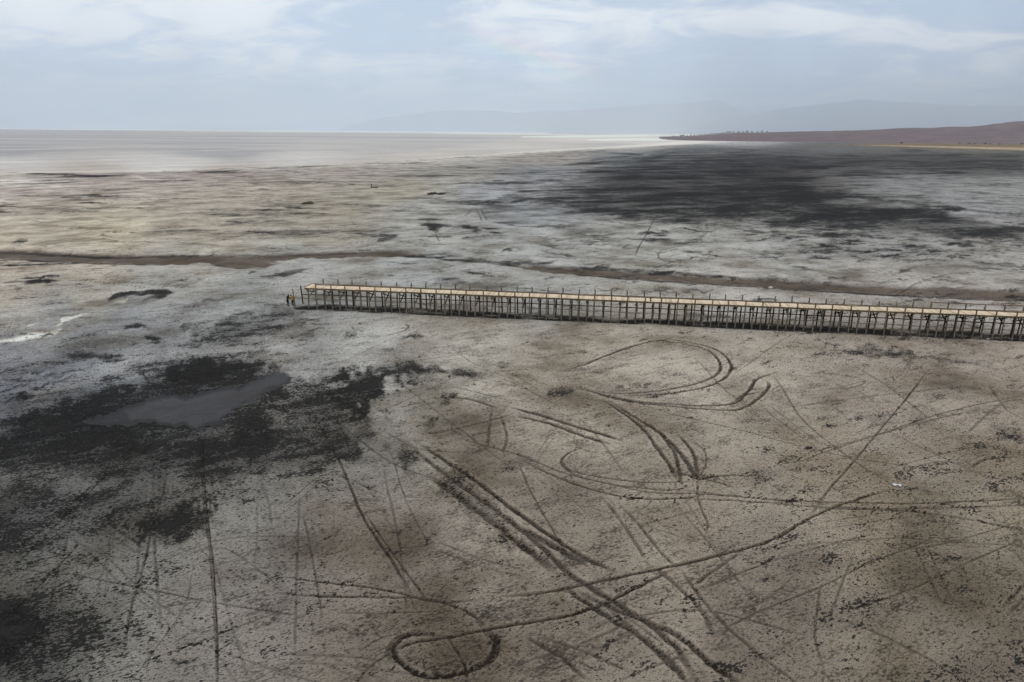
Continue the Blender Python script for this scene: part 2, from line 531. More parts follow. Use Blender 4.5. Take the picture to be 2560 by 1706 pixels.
poly(mud, [(-80, 1375), (70, 1380), (112, 1440), (60, 1520), (-60, 1560)], 36, 0.80)
poly(mud, [(-100, 1060), (180, 1080), (420, 1110), (700, 1080), (860, 1040), (800, 1110), (520, 1160), (330, 1200), (150, 1270), (-200, 1360), (-200, 1040)], 90, 0.68)
poly(mud, [(660, 880), (740, 860), (870, 850), (880, 920), (860, 1000), (850, 1060), (740, 1100), (650, 1100), (640, 980)], 44, 0.74)
poly(mud, [(-100, 1340), (120, 1330), (260, 1400), (300, 1480), (160, 1600), (-200, 1600), (-200, 1300)], 110, 0.60)
poly(mud, [(560, 800), (640, 780), (700, 740), (620, 700), (470, 745), (380, 800)], 44, 0.58)
poly(mud, [(980, 1085), (1060, 1080), (1150, 1180), (1260, 1290), (1180, 1270), (1080, 1190), (1010, 1130)], 26, 0.62)
poly(mud, [(1840, 793), (2000, 800), (2110, 810), (2220, 818), (2400, 822), (2400, 836), (2200, 832), (2090, 830), (1950, 812)], 12, 0.52)
poly(mud, [(1700, 905), (1730, 875), (1745, 872), (1725, 905)], 6, 0.42)
for _ in range(420):                # scattered small sores in the crust, all over
    x, y = rng.uniform(-200, 2550), 560 + 1050 * rng.uniform(0, 1)
    s = 0.35 + (y - 500) / 900
    blob(mud, x, y, rng.uniform(6, 30) * s, rng.uniform(1.5, 6) * s, rng.uniform(0.25, 0.6), rng.normal(-10, 14))
for _ in range(230):
    x, y = rng.uniform(900, 2400), 520 + 190 * rng.uniform(0, 1)
    blob(mud, x, y, rng.uniform(8, 44), rng.uniform(1.0, 3.4), rng.uniform(0.35, 0.75), rng.normal(1, 4))
for _ in range(90):                 # flame-like wisps left of the pier
    x, y = rng.uniform(-60, 720), rng.uniform(690, 930)
    blob(mud, x, y, rng.uniform(20, 90), rng.uniform(1.5, 5), rng.uniform(0.2, 0.44), rng.normal(-10, 5))

# ---- dried creek
CREEK1 = [(-300, 566), (0, 572), (250, 584), (560, 587), (700, 580), (900, 575), (1000, 588), (900, 589), (700, 593), (655, 600), (615, 611),
          (560, 616), (505, 613), (480, 605), (330, 608), (200, 603), (0, 592), (-300, 588)]
CREEK2 = [(1120, 604), (1200, 609), (1300, 614), (1500, 625), (1700, 638), (2000, 654), (2353, 666), (2700, 676), (2700, 706), (2353, 692),
          (2000, 674), (1700, 656), (1450, 640), (1250, 623)]
poly(brown, CREEK1, 4, 1.0, vscale=1.5, ragged=0.30)
poly(brown, CREEK2, 5, 1.0, vscale=1.5, ragged=0.30)
line(mud, [(-100, 575), (120, 584), (260, 590), (420, 587), (640, 586), (780, 581), (900, 576)], 1.0, 0.62, 0.2)
line(mud, [(490, 607), (520, 613), (560, 616), (600, 612)], 0.8, 0.6, 0.2)
line(mud, [(0, 594), (150, 602), (330, 608), (470, 606)], 0.9, 0.55, 0.2)
line(mud, [(900, 586), (960, 590), (1050, 597), (1150, 604), (1250, 612)], 1.6, 0.7, 0.3)
line(mud, [(1230, 612), (1400, 618), (1600, 630), (1900, 648)], 1.2, 0.6, 0.3)
line(mud, [(1250, 624), (1450, 641), (1700, 657), (2000, 675), (2353, 693)], 1.1, 0.75, 0.2)
line(mud, [(-60, 612), (100, 608), (220, 603)], 0.7, 0.6, 0.2)

# ---- salt: shore line, streaks and the white crusts on the left
poly(salt, [(-40, 783), (30, 780), (65, 766), (110, 764), (140, 756), (122, 772), (80, 777), (50, 785), (-40, 788)], 4, 0.95, ragged=0.12)
poly(salt, [(136, 734), (150, 728), (190, 722), (205, 721), (170, 732), (146, 740), (140, 748), (130, 750), (140, 740)], 2.5, 0.9, ragged=0.12)
poly(salt, [(262, 696), (290, 688), (282, 696)], 3, 0.75, ragged=0.12)
poly(salt, [(60, 747), (90, 742), (64, 750)], 2, 0.6, ragged=0.12)
poly(salt, [(250, 674), (330, 663), (410, 660), (330, 666), (262, 676)], 2, 0.55, ragged=0.12)
poly(salt, [(-30, 660), (45, 651), (-30, 665)], 2, 0.6, ragged=0.12)
poly(salt, [(0, 412), (90, 415), (200, 428), (120, 430), (0, 428)], 4, 0.55, ragged=0.12)
poly(salt, [(300, 403), (330, 409), (420, 417), (330, 413)], 1.6, 0.6, ragged=0.12)
poly(salt, [(0, 457), (40, 464), (0, 466)], 2, 0.5, ragged=0.12)
poly(salt, [(560, 805), (400, 815), (300, 845), (100, 905), (180, 860), (300, 825)], 40, 0.22, ragged=0.0)
for x, y, rx, ry, a in ((960, 517, 10, 1.5, .4), (470, 580, 12, 3, .5), (490, 575, 30, 2, .3), (660, 478, 30, 1.4, .35), (650, 600, 26, 4, .3), (760, 700, 40, 4, .2)):
    blob(salt, x, y, rx, ry, a)

# ---- the drying lake itself
SHORE = [(-900, 408), (0, 402), (120, 398), (330, 396), (600, 384), (900, 371), (1100, 358), (1250, 349), (1400, 341), (1540, 334),
         (1640, 330), (1790, 321), (1800, 317.5), (1640, 314), (1500, 309), (1300, 306.5), (1000, 304.5), (500, 299.5), (0, 295.5),
         (-900, 288)]
LAKE_OUT = SHORE[:12] + [(1800, 318), (1640, 313), (1540, 306), (1500, 250), (-900, 250)]
poly(lake, LAKE_OUT, 3, 1.0, vscale=3.0, ragged=0.0)
poly(lake, [(1560, 300), (1700, 300), (3300, 300), (3300, 318), (1800, 318), (1640, 313)], 2, 0.0)
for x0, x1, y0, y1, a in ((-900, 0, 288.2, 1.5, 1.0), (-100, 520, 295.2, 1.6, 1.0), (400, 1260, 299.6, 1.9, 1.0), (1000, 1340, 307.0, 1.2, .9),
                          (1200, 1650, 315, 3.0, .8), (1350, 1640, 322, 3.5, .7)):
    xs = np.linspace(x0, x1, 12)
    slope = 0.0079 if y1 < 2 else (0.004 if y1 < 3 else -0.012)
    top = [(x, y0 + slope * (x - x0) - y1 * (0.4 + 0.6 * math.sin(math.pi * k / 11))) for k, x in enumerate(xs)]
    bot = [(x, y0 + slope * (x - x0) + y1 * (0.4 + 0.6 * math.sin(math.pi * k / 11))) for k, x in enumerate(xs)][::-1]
    poly(salt, top + bot, 1.2, a, vscale=2.0, ragged=0.0)  # horizon strips whitened to paint in far sunlight on the flat
for _ in range(90):                 # pale wind lines on the lake
    x, y = rng.uniform(-200, 1500), rng.uniform(303, 385)
    blob(salt, x, y, rng.uniform(100, 420), rng.uniform(0.6, 1.8), rng.uniform(0.06, 0.24), 0.4 if y < 340 else -1.5)
for x, y, rx, ry, an, a in ((300, 393, 330, 4, -1, .34), (800, 379, 330, 4, -2.6, .40), (1200, 353, 260, 4, -4, .46), (1480, 335, 180, 4, -4, .55), (110, 414, 120, 5, 1, .35)):
    blob(salt, x, y, rx, ry, a, an)

# ---- the wet mud pool
POOL = [(190, 972), (262, 949), (338, 918), (420, 909), (540, 891), (600, 869), (640, 860), (658, 868), (652, 882), (608, 903), (548, 932),
        (514, 966), (462, 981), (350, 969), (280, 973)]
poly(wet, POOL, 20, 1.0, ragged=0.3)
mud -= 1.0 * sstep(0.45, 0.95, wet)
wet = sstep(0.15, 0.6, wet).astype(np.float32)
mud = np.maximum(mud, 0.0)
mud *= 1 - lake
blob(mud, 165, 402.5, 70, 1.8, 0.8, 2)
blob(mud, 215, 405, 40, 2.4, 0.7, 1)
blob(mud, 60, 398, 90, 1.0, 0.6, 1)
poly(mud, [(150, 985), (240, 945), (330, 925), (300, 975)], 30, 0.62)
mud = np.maximum(mud, 0.0)
# under the pier: damp mud with deck shade painted in, between the rows of posts
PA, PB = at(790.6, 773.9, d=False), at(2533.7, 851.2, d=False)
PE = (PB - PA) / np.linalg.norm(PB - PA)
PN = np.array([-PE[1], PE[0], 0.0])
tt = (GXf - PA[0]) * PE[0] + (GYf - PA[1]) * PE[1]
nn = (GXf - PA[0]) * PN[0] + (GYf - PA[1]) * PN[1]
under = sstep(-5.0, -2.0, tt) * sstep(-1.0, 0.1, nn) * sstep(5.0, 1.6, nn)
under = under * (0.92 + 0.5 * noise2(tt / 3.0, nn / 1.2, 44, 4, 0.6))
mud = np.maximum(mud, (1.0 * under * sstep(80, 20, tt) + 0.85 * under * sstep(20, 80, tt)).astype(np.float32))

# ---- wheel tracks
T = []


def tr(width, amt, *p):
    line(trk, p, width * 0.56, amt)


tr(.32, .9, (1300, 846), (1370, 826), (1450, 796), (1530, 781), (1600, 790), (1650, 806), (1676, 830), (1679, 850), (1660, 872), (1610, 892), (1520, 905), (1400, 911))
tr(.32, .9, (1270, 853), (1330, 842), (1400, 815), (1490, 786), (1545, 786), (1610, 799), (1641, 816), (1656, 841), (1640, 865), (1590, 884), (1500, 899), (1400, 903), (1310, 884))
tr(.36, 1., (1310, 888), (1380, 905), (1450, 920), (1560, 930), (1640, 932), (1690, 925), (1722, 895), (1738, 872), (1785, 855))
tr(.36, 1., (1360, 900), (1420, 918), (1520, 932), (1650, 942), (1700, 940), (1740, 917), (1766, 890), (1762, 875))
tr(.28, .7, (1690, 925), (1700, 912), (1745, 900))
tr(.5, 1., (1180, 938), (1260, 960), (1340, 985), (1425, 1010))
tr(.5, .9, (1195, 957), (1270, 976), (1330, 998), (1395, 1018))
tr(.4, .8, (1385, 918), (1440, 955), (1482, 990), (1510, 1030), (1540, 1070), (1556, 1102))
tr(.45, .9, (1400, 922), (1470, 965), (1522, 1000), (1562, 1040), (1590, 1080), (1606, 1102))
tr(.35, .8, (1520, 1000), (1550, 1040), (1560, 1080), (1565, 1110))
tr(.35, .8, (1560, 1000), (1592, 1040), (1606, 1098))
tr(.2, .6, (1590, 1015), (1618, 1035), (1622, 1065), (1606, 1098))
tr(.35, 1., (1540, 1080), (1580, 1092), (1606, 1100), (1650, 1094), (1700, 1092))
tr(.3, .9, (1606, 1098), (1640, 1106), (1680, 1118))
tr(.22, .6, (1604, 1100), (1603, 1140), (1612, 1170), (1625, 1200), (1622, 1225))
tr(.26, .75, (1345, 1026), (1305, 1042), (1290, 1065), (1320, 1090), (1390, 1110), (1470, 1121), (1540, 1126), (1592, 1116))
tr(.26, .7, (1292, 1060), (1310, 1080), (1380, 1096), (1480, 1108), (1600, 1106))
tr(.3, .8, (1200, 1058), (1300, 1105), (1400, 1135), (1480, 1146), (1570, 1144), (1620, 1135))
tr(.26, .7, (1040, 1002), (1100, 1020), (1200, 1048), (1290, 1085), (1400, 1112), (1500, 1132), (1600, 1134), (1750, 1146), (1890, 1160))
tr(.26, .75, (1570, 1126), (1720, 1143), (1900, 1153), (2100, 1156), (2220, 1152), (2370, 1144))
tr(.26, .75, (1560, 1145), (1720, 1152), (1860, 1163), (2000, 1168), (2150, 1167), (2370, 1160))
tr(.26, .7, (1900, 1170), (2050, 1172), (2170, 1184), (2260, 1200), (2370, 1222))
tr(.34, 1., (2050, 1122), (2000, 1138), (1920, 1164), (1862, 1190), (1830, 1208), (1762, 1245), (1650, 1276), (1550, 1300), (1400, 1331), (1250, 1361), (1150, 1370))
tr(.26, .75, (1870, 1182), (1800, 1225), (1740, 1252), (1640, 1280), (1560, 1302))
tr(.32, 1., (1560, 1300), (1450, 1356), (1380, 1391), (1280, 1420), (1150, 1440), (1040, 1462), (950, 1477), (905, 1494))
tr(.32, .6, (1700, 1270), (1640, 1310), (1600, 1340))
tr(.36, 1., (1108, 1441), (1134, 1464), (1136, 1495), (1110, 1525), (1060, 1547), (1000, 1556), (950, 1545), (915, 1516), (904, 1490), (925, 1466), (968, 1456), (1020, 1461))
tr(.3, .7, (1120, 1455), (1143, 1478), (1140, 1505), (1115, 1532))
tr(.3, .6, (960, 1448), (915, 1462), (893, 1488), (898, 1518))
tr(.2, .6, (1028, 1464), (1052, 1500), (1070, 1535), (1074, 1560))
tr(.24, .8, (650, 1325), (760, 1340), (850, 1350), (930, 1366), (1000, 1382), (1100, 1380))
tr(.26, .8, (640, 1362), (760, 1371), (900, 1372), (980, 1376), (1040, 1392), (1085, 1412), (1115, 1440))
tr(.18, .5, (780, 1408), (900, 1408), (1000, 1404))
tr(.2, .5, (820, 1568), (850, 1530), (890, 1505), (905, 1498))
tr(.55, .75, (930, 1010), (1000, 1072), (1080, 1130), (1150, 1180), (1232, 1246), (1312, 1320), (1400, 1376), (1500, 1440), (1562, 1500), (1600, 1570))
tr(.75, .8, (985, 1090), (1040, 1130), (1120, 1192), (1200, 1252), (1270, 1310))
tr(.5, .9, (958, 1016), (1040, 1070), (1100, 1110), (1180, 1172), (1270, 1235), (1350, 1285), (1410, 1312))
tr(.7, .8, (1200, 1215), (1280, 1260), (1340, 1292))
tr(.5, .8, (1300, 1352), (1340, 1380), (1400, 1420), (1470, 1462), (1540, 1520), (1580, 1568))
tr(.5, .8, (1330, 1360), (1420, 1402), (1490, 1430), (1560, 1462), (1640, 1530), (1700, 1568))
tr(.4, .6, (1400, 1400), (1480, 1470), (1560, 1550))
tr(.34, .6, (1220, 1470), (1290, 1510), (1340, 1556))
tr(.34, .5, (1250, 1465), (1350, 1500), (1440, 1540))
tr(.3, .5, (1560, 1300), (1600, 1360), (1660, 1430), (1740, 1500), (1860, 1590))
tr(.4, .55, (1500, 1300), (1560, 1350), (1610, 1400), (1640, 1460))
tr(.35, .5, (1430, 1165), (1480, 1220), (1520, 1270), (1560, 1310))
tr(.35, .5, (1390, 1150), (1440, 1215), (1480, 1280))
tr(.14, .8, (466, 960), (468, 1080), (476, 1180), (488, 1280), (495, 1380), (499, 1480), (500, 1580))
tr(.12, .5, (461, 985), (463, 1080), (471, 1180), (483, 1280), (490, 1380), (495, 1480), (497, 1580))
tr(.24, .8, (700, 905), (730, 970), (770, 1040), (800, 1105), (830, 1180), (862, 1232), (905, 1295), (950, 1372))
tr(.18, .6, (840, 1180), (880, 1240), (930, 1310), (985, 1385))
tr(.2, .6, (385, 1080), (370, 1150), (350, 1210), (330, 1300), (300, 1400), (285, 1500))
tr(.22, .8, (335, 1000), (235, 1100), (110, 1225), (0, 1332))
tr(.22, .7, (275, 1060), (135, 1182), (0, 1292))
tr(.16, .5, (240, 1090), (120, 1200), (0, 1300))
tr(.2, .6, (190, 1240), (110, 1325), (30, 1405), (0, 1420))
tr(.16, .6, (0, 1300), (80, 1312), (140, 1318))
tr(.15, .7, (130, 1312), (350, 1356), (500, 1386), (700, 1416))
tr(.16, .6, (180, 1568), (340, 1518), (500, 1458), (650, 1402))
tr(.16, .4, (300, 1568), (420, 1400), (440, 1320))
tr(.15, .5, (250, 1130), (330, 1040), (400, 960))
tr(.2, .7, (2135, 848), (2085, 912), (2020, 990), (1962, 1060), (1900, 1130), (1862, 1188))
tr(.18, .6, (1970, 846), (2040, 888), (2110, 942), (2150, 970))
tr(.18, .6, (1850, 1043), (2000, 1003), (2100, 970), (2200, 940), (2370, 905))
tr(.18, .6, (1840, 1060), (1920, 1030), (2100, 975), (2250, 940))
tr(.18, .6, (1460, 925), (1560, 955), (1700, 988), (1900, 1040), (2100, 1072), (2370, 1092))
tr(.2, .55, (1780, 866), (1802, 900), (1845, 965), (1935, 1040), (2055, 1118))
tr(.18, .5, (2268, 880), (2310, 938), (2350, 962))
tr(.16, .45, (1900, 1130), (2100, 1060), (2353, 1000))
tr(.16, .5, (1990, 960), (2080, 1010), (2230, 1080), (2370, 1140))
tr(.18, .5, (2080, 1080), (2160, 1060), (2240, 1068))
tr(.3, .7, (2230, 1072), (2270, 1054), (2330, 1050))
tr(.18, .5, (1900, 896), (1960, 890), (1987, 878), (1970, 868), (1900, 857))
tr(.16, .4, (1800, 905), (1900, 895), (1990, 875))
tr(.16, .45, (1780, 870), (1800, 895), (1806, 912))
tr(.18, .55, (1640, 1455), (1750, 1402), (1880, 1350), (2000, 1292), (2080, 1262), (2160, 1230))
tr(.18, .5, (2090, 1262), (2200, 1242), (2370, 1190))
tr(.18, .5, (1740, 1262), (1880, 1248), (2060, 1236), (2160, 1244), (2370, 1254))
tr(.18, .5, (1960, 1400), (2100, 1350), (2250, 1280), (2370, 1230))
tr(.2, .45, (1885, 1345), (1878, 1400), (1872, 1460), (1890, 1530))
tr(.18, .4, (1960, 1280), (1930, 1350), (1900, 1440))
tr(.16, .4, (2130, 1260), (2250, 1330), (2370, 1400))
tr(.3, .45, (1930, 1420), (2050, 1470), (2180, 1540))
tr(.2, .45, (1430, 1560), (1530, 1520), (1620, 1490))
tr(.2, .6, (808, 748), (813, 757), (835, 761), (870, 760))
tr(.26, .7, (930, 745), (939, 750), (932, 758), (915, 765), (890, 770))
tr(.3, .5, (170, 643), (240, 650), (330, 660), (420, 672))
tr(.3, .5, (230, 640), (320, 650), (420, 662))
tr(.3, .5, (560, 655), (590, 650), (640, 655))
tr(.3, .45, (235, 637), (262, 622), (280, 620))
tr(.3, .6, (1068, 499), (1078, 488), (1088, 481), (1100, 478))
tr(.3, .5, (1030, 510), (1062, 498), (1085, 485))
tr(.3, .7, (1094, 480), (1100, 492), (1108, 510))
tr(.3, .7, (1104, 478), (1112, 492), (1120, 508))
tr(.3, .6, (1000, 530), (1004, 545), (1010, 555))
tr(.35, .6, (820, 570), (870, 560), (910, 548))
tr(.35, .5, (800, 562), (860, 552), (905, 545))
tr(.35, .7, (1504, 500), (1490, 530), (1470, 565), (1460, 585))
tr(.35, .6, (1330, 430), (1420, 470), (1520, 500), (1600, 515), (1626, 525), (1610, 548), (1560, 565), (1520, 576), (1514, 592), (1540, 606), (1590, 616), (1650, 618))
tr(.35, .5, (1560, 510), (1615, 530), (1600, 548), (1550, 562))
tr(.35, .5, (1530, 592), (1560, 585), (1590, 590), (1580, 600), (1550, 604))
tr(.4, .5, (1860, 500), (1940, 530), (1990, 545))
tr(.4, .5, (1880, 630), (1960, 645), (2080, 648))
tr(.4, .5, (2060, 675), (2110, 650), (2180, 630), (2260, 625))
tr(.5, .8, (2228, 606), (2270, 604), (2350, 612), (2345, 620), (2280, 617), (2235, 610))
tr(.22, .5, (1150, 870), (1180, 880), (1280, 930))
tr(.2, .7, (1040, 888), (1110, 905), (1160, 918))
tr(.45, .75, (1025, 912), (1080, 918), (1140, 936))
tr(.3, .5, (1130, 938), (1125, 980), (1118, 1025), (1090, 1040))
tr(.3, .5, (1150, 955), (1165, 1000), (1155, 1040))
tr(.3, .5, (970, 1000), (1050, 985), (1130, 965), (1180, 950))
tr(.2, .5, (880, 990), (960, 1030), (1060, 1040))
tr(.2, .5, (1300, 1270), (1260, 1200), (1220, 1130), (1190, 1060))
tr(.2, .4, (1430, 1080), (1370, 1000), (1330, 960))
for k in range(16):                 # trodden and drained fingers under the black patches
    x, y = rng.uniform(20, 900), rng.uniform(1000, 1250)
    a, L = math.radians(rng.normal(118 - x * 0.05, 9)), rng.uniform(120, 420)
    tr(rng.uniform(.12, .22), rng.uniform(.2, .45), (x, y), (x + math.cos(a) * L * .5 + rng.normal(0, 5), y + math.sin(a) * L * .5), (x + math.cos(a) * L, y + math.sin(a) * L))
for k in range(85):                 # faint old tracks, some of them the two wheels of a car
    x, y = rng.uniform(100, 2500), rng.uniform(790, 1560)
    a, L = rng.choice([-0.5, -0.25, 0.15, 0.6, 0.8, 1.1]) + rng.normal(0, .15), rng.uniform(80, 480)
    b = rng.normal(0, 26)
    dx, dy = math.cos(a) * L, math.sin(a) * L * .6
    wd, am = rng.uniform(.12, .26), rng.uniform(.2, .5)
    tr(wd, am, (x, y), (x + dx * .5 + b * .3, y + dy * .5 + b), (x + dx, y + dy))
    if k % 2:
        o = (y - 285) * 0.028
        ox, oy = -math.sin(a) * o, math.cos(a) * o * .6
        tr(wd, am * .85, (x + ox, y + oy), (x + ox + dx * .5 + b * .3, y + oy + dy * .5 + b), (x + ox + dx, y + oy + dy))
for k in range(26):                 # curls where bikes turned
    x, y, r0 = rng.uniform(900, 2300), rng.uniform(800, 1250), rng.uniform(20, 90)
    a0, sp_ = rng.uniform(0, 6.28), rng.uniform(1.2, 4.0)
    q = (y - 285) / 700
    tr(rng.uniform(.12, .22), rng.uniform(.2, .45), *[(x + r0 * q * math.cos(a0 + sp_ * t / 6), y + .42 * r0 * q * math.sin(a0 + sp_ * t / 6)) for t in range(7)])
trk *= 1.55 * (1 - lake)

# ---- colours of the other soils
crust = crust * (1.14 - 0.26 * sstep(440, 385, V))[..., None]
mixin = lambda m, c: np.asarray(crust * (1 - m[..., None]) + m[..., None] * (lin(c) / LIGHT).astype(np.float32))
band = np.zeros((nr, na), np.float32)
poly(band, [(1960, 334), (2050, 336), (2200, 341), (2400, 347), (3200, 360), (3200, 352), (2400, 340), (2150, 336), (2050, 333)], 1.3, 0.75, vscale=2, ragged=0.0)
crust = mixin(band, (196, 176, 148))
band[:] = 0
poly(band, [(1850, 333), (2100, 330), (2353, 332), (3200, 335), (3200, 350), (2353, 340), (2150, 336), (2000, 334)], 2.0, 0.75, vscale=2, ragged=0.0)
crust = mixin(band, (128, 110, 80))
band[:] = 0
poly(band, [(2180, 322), (2300, 318), (3200, 315), (3200, 327), (2353, 329), (2200, 328)], 2.0, 0.8, vscale=2, ragged=0.0)
crust = mixin(band, (92, 97, 76))
band[:] = 0
poly(band, [(1750, 319.5), (1900, 321.5), (2120, 324.5), (1950, 325), (1800, 322)], 1.2, 0.7, vscale=2, ragged=0.0)
crust = mixin(band, (160, 158, 162))
crust = mixin(brown, (90, 83, 76))
crust = mixin(wet, (57, 57, 60))
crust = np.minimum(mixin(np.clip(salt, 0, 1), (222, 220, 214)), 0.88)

# ---- relief: ruts with low berms, the creek a shallow trough
crust = crust * (1 + 0.20 * berm * (1 - trk))[..., None]
GZ = (-0.08 * trk + 0.05 * berm * (1 - np.clip(trk, 0, 1)) - 0.03 * np.clip(mud, 0, 1) - 0.30 * brown - 0.05 * wet).astype(np.float32)
GZ *= sstep(900, 250, np.hypot(GXf, GYf))

verts = np.stack([GXf, GYf, GZ], -1).reshape(-1, 3)
verts = np.vstack([verts, [[0, 0, 0]]]).astype(np.float32)
ii = np.arange(nr * na, dtype=np.int32).reshape(nr, na)
quads = np.stack([ii[:-1, :-1], ii[1:, :-1], ii[1:, 1:], ii[:-1, 1:]], -1).reshape(-1, 4)
# columns run from -180 to 180 degrees, the seam is closed by coincident edges
ctr = nr * na
fan = np.stack([np.full(na - 1, ctr), ii[0, :-1], ii[0, 1:], ii[0, 1:]], -1)


def vatt(a):
    return np.append(a.reshape(-1), a.reshape(-1)[0]).astype(np.float32)


A_mud, A_trk, A_lake, A_wet = vatt(mud), vatt(trk), vatt(lake), vatt(wet)
A_col = np.ones((len(verts), 4), np.float32)
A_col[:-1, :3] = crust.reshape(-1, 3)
A_col[-1, :3] = crust[0, 0]
fl = A_lake[quads].mean(1)
fw = A_wet[quads].mean(1)
fc = vatt(brown)[quads].mean(1)


def ground_mesh(name, q, tri=None):
    used = np.unique(q if tri is None else np.concatenate([q.reshape(-1), tri.reshape(-1)]))
    remap = np.zeros(len(verts), np.int32)
    remap[used] = np.arange(len(used))
    me = bpy.data.meshes.new(name)
    me.vertices.add(len(used))
    me.vertices.foreach_set('co', verts[used].reshape(-1))
    loops = remap[q].reshape(-1)
    starts = np.arange(len(q), dtype=np.int32) * 4
    if tri is not None:
        starts = np.concatenate([starts, len(loops) + np.arange(len(tri), dtype=np.int32) * 3])
        loops = np.concatenate([loops, remap[tri].reshape(-1)])
    me.loops.add(len(loops))
    me.loops.foreach_set('vertex_index', loops.astype(np.int32))
    me.polygons.add(len(starts))
    me.polygons.foreach_set('loop_start', starts.astype(np.int32))
    me.update(calc_edges=True)
    me.polygons.foreach_set('use_smooth', np.ones(len(starts), bool))
    for nm, a in (('mud', A_mud), ('track', A_trk)):
        me.attributes.new(nm, 'FLOAT', 'POINT').data.foreach_set('value', a[used])
    me.attributes.new('crust', 'FLOAT_COLOR', 'POINT').data.foreach_set('color', A_col[used].reshape(-1))
    return me


# ---- materials of the ground
def soil(name, speck, mudk, rough, bump, grain=1.0, gloss=0.05, hue=1.0):
    m, N = new_mat(name)
    g = N.n('ShaderNodeNewGeometry').outputs['Position']
    cr = N.n('ShaderNodeAttribute', attribute_name='crust').outputs['Color']
    mu = N.n('ShaderNodeAttribute', attribute_name='mud').outputs['Fac']
    tk = N.n('ShaderNodeAttribute', attribute_name='track').outputs['Fac']
    A = N.mapping(N.mapping(g, rot=(0, 0, math.radians(-28))), scale=(0.62, 1.25, 1.0))
    big = N.math('SUBTRACT', N.noise(A, 0.024, 6, 0.72, dim='2D'), 0.5)
    mid = N.math('SUBTRACT', N.noise(A, 0.36, 4, 0.88, dim='2D'), 0.5)
    sp = N.math('SUBTRACT', N.noise(N.mapping(A, loc=(3, 9, 0)), 5.2, 2, 0.85, dim='2D'), 0.5)
    both = N.math('ADD', mid, sp)
    dist = N.vmath('LENGTH', g)
    bk = N.ramp(dist, 50.0, 320.0, 1.6, 4.2)
    vk = N.ramp(dist, 50.0, 320.0, 1.5, 2.2)
    fb = N.math('ADD', N.math('MULTIPLY', big, bk), N.math('MULTIPLY', both, 2.8))
    mf = N.ramp(N.math('ADD', mu, N.math('MULTIPLY', fb, mudk)), 0.28, 0.68)
    vary = N.math('MULTIPLY', N.math('ADD', 1.0, N.math('MULTIPLY', big, vk)), N.ramp(both, -0.26, 0.26, 0.25, 1.75, False))
    warm = N.noise(g, 0.085, 5, 0.62, dim='2D')
    vary = N.math('MULTIPLY', vary, N.ramp(warm, 0.32, 0.68, 1.24, 0.78, False))
    vary = N.math('ADD', 1.0, N.math('MULTIPLY', N.math('SUBTRACT', vary, 1.0), grain))
    base = N.vmath('SCALE', cr, vary)
    base = N.mix(N.math('MULTIPLY', N.ramp(warm, 0.45, 0.70, 0.0, 0.42 * hue), N.ramp(dist, 110.0, 350.0, 1.0, 0.35)), base, N.mix(1.0, base, (1.03, 0.93, 0.78), 'MULTIPLY'))
    # clods and flecks: bits of broken crust
    dens = N.ramp(N.math('ADD', N.math('ADD', warm, N.math('MULTIPLY', mid, 0.9)), N.math('MULTIPLY', mu, 0.5)), 0.42, 0.80, 0.22, -0.06, False)
    fk = N.ramp(N.math('ADD', sp, N.math('MULTIPLY', mid, 0.5)), dens, N.math('ADD', dens, 0.13))
    base = N.mix(N.math('MULTIPLY', fk, speck), base, N.mix(1.0, base, (0.24, 0.21, 0.18), 'MULTIPLY'))
    # black mud, with flakes of crust lying on it
    mcol = N.mix(N.ramp(N.math('ADD', mid, sp), -0.14, 0.22), (0.004, 0.0038, 0.0036), (0.027, 0.0255, 0.0235))
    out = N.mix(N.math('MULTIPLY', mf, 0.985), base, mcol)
    tf = N.math('MULTIPLY', tk, N.ramp(N.math('ADD', N.math('MULTIPLY', mid, 0.6), sp), -0.12, 0.14, 0.25, 1.35, False))
    tf = N.math('MULTIPLY', N.math('MINIMUM', tf, 1.0), 0.94)
    out = N.mix(tf, out, (0.020, 0.0155, 0.011))
    bn = N.n('ShaderNodeBump')
    bn.inputs['Strength'].default_value = bump
    bn.inputs['Distance'].default_value = 0.12
    hgt = N.noise(A, 1.9, 3, 0.7, dim='2D')
    N.put(bn.inputs['Height'], hgt)
    ro = N.math('SUBTRACT', rough, N.math('MULTIPLY', mf, 0.12))
    finish(N, out, ro, gloss, bn.outputs[0])
    return m


m_ground = soil('cracked_salt_mud', 0.85, 0.84, 0.93, 0.8)
m_lake = soil('lake_salt', 0.0, 0.12, 0.9, 0.1, 0.22, 0.05, 0.0)
m_creek = soil('creek_silt', 0.6, 0.6, 0.85, 0.6, 0.8)
m_pool = soil('wet_mud', 0.15, 0.55, 0.55, 0.2, 0.35, 0.10)


def part(name, mask, mat, tri=None):
    me = ground_mesh(name, quads[mask], tri)
    me.materials.append(mat)
    return tag(link(name, me), kind='structure')


is_l, is_w, is_c = fl > 0.5, (fw > 0.5), (fc > 0.5)
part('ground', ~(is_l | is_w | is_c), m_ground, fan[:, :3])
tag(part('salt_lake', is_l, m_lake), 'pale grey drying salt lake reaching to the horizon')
tag(part('creek_bed', is_c & ~is_l, m_creek), 'dry brown creek bed crossing the flat behind the pier')
tag(part('mud_pool', is_w & ~is_l & ~is_c, m_pool), 'smooth grey wet mud pool inside the black patch')
del U, V, Vw, RU, RV

# ------------------------------------------------------------------ hills and far mountains


def slope_material(name, c1, c2, c3, scale):
    m, N = new_mat(name)
    g = N.n('ShaderNodeNewGeometry').outputs['Position']
    a = N.noise(g, scale, 8, 0.65)
    b = N.noise(N.mapping(g, scale=(1, 0.4, 3)), scale * 6, 5, 0.6)
    col = N.mix(N.ramp(a, 0.35, 0.65), c1, c2)
    col = N.mix(N.ramp(b, 0.5, 0.7, 0, 0.6), col, c3)
    finish(N, col, 0.95, 0.1)
    return m


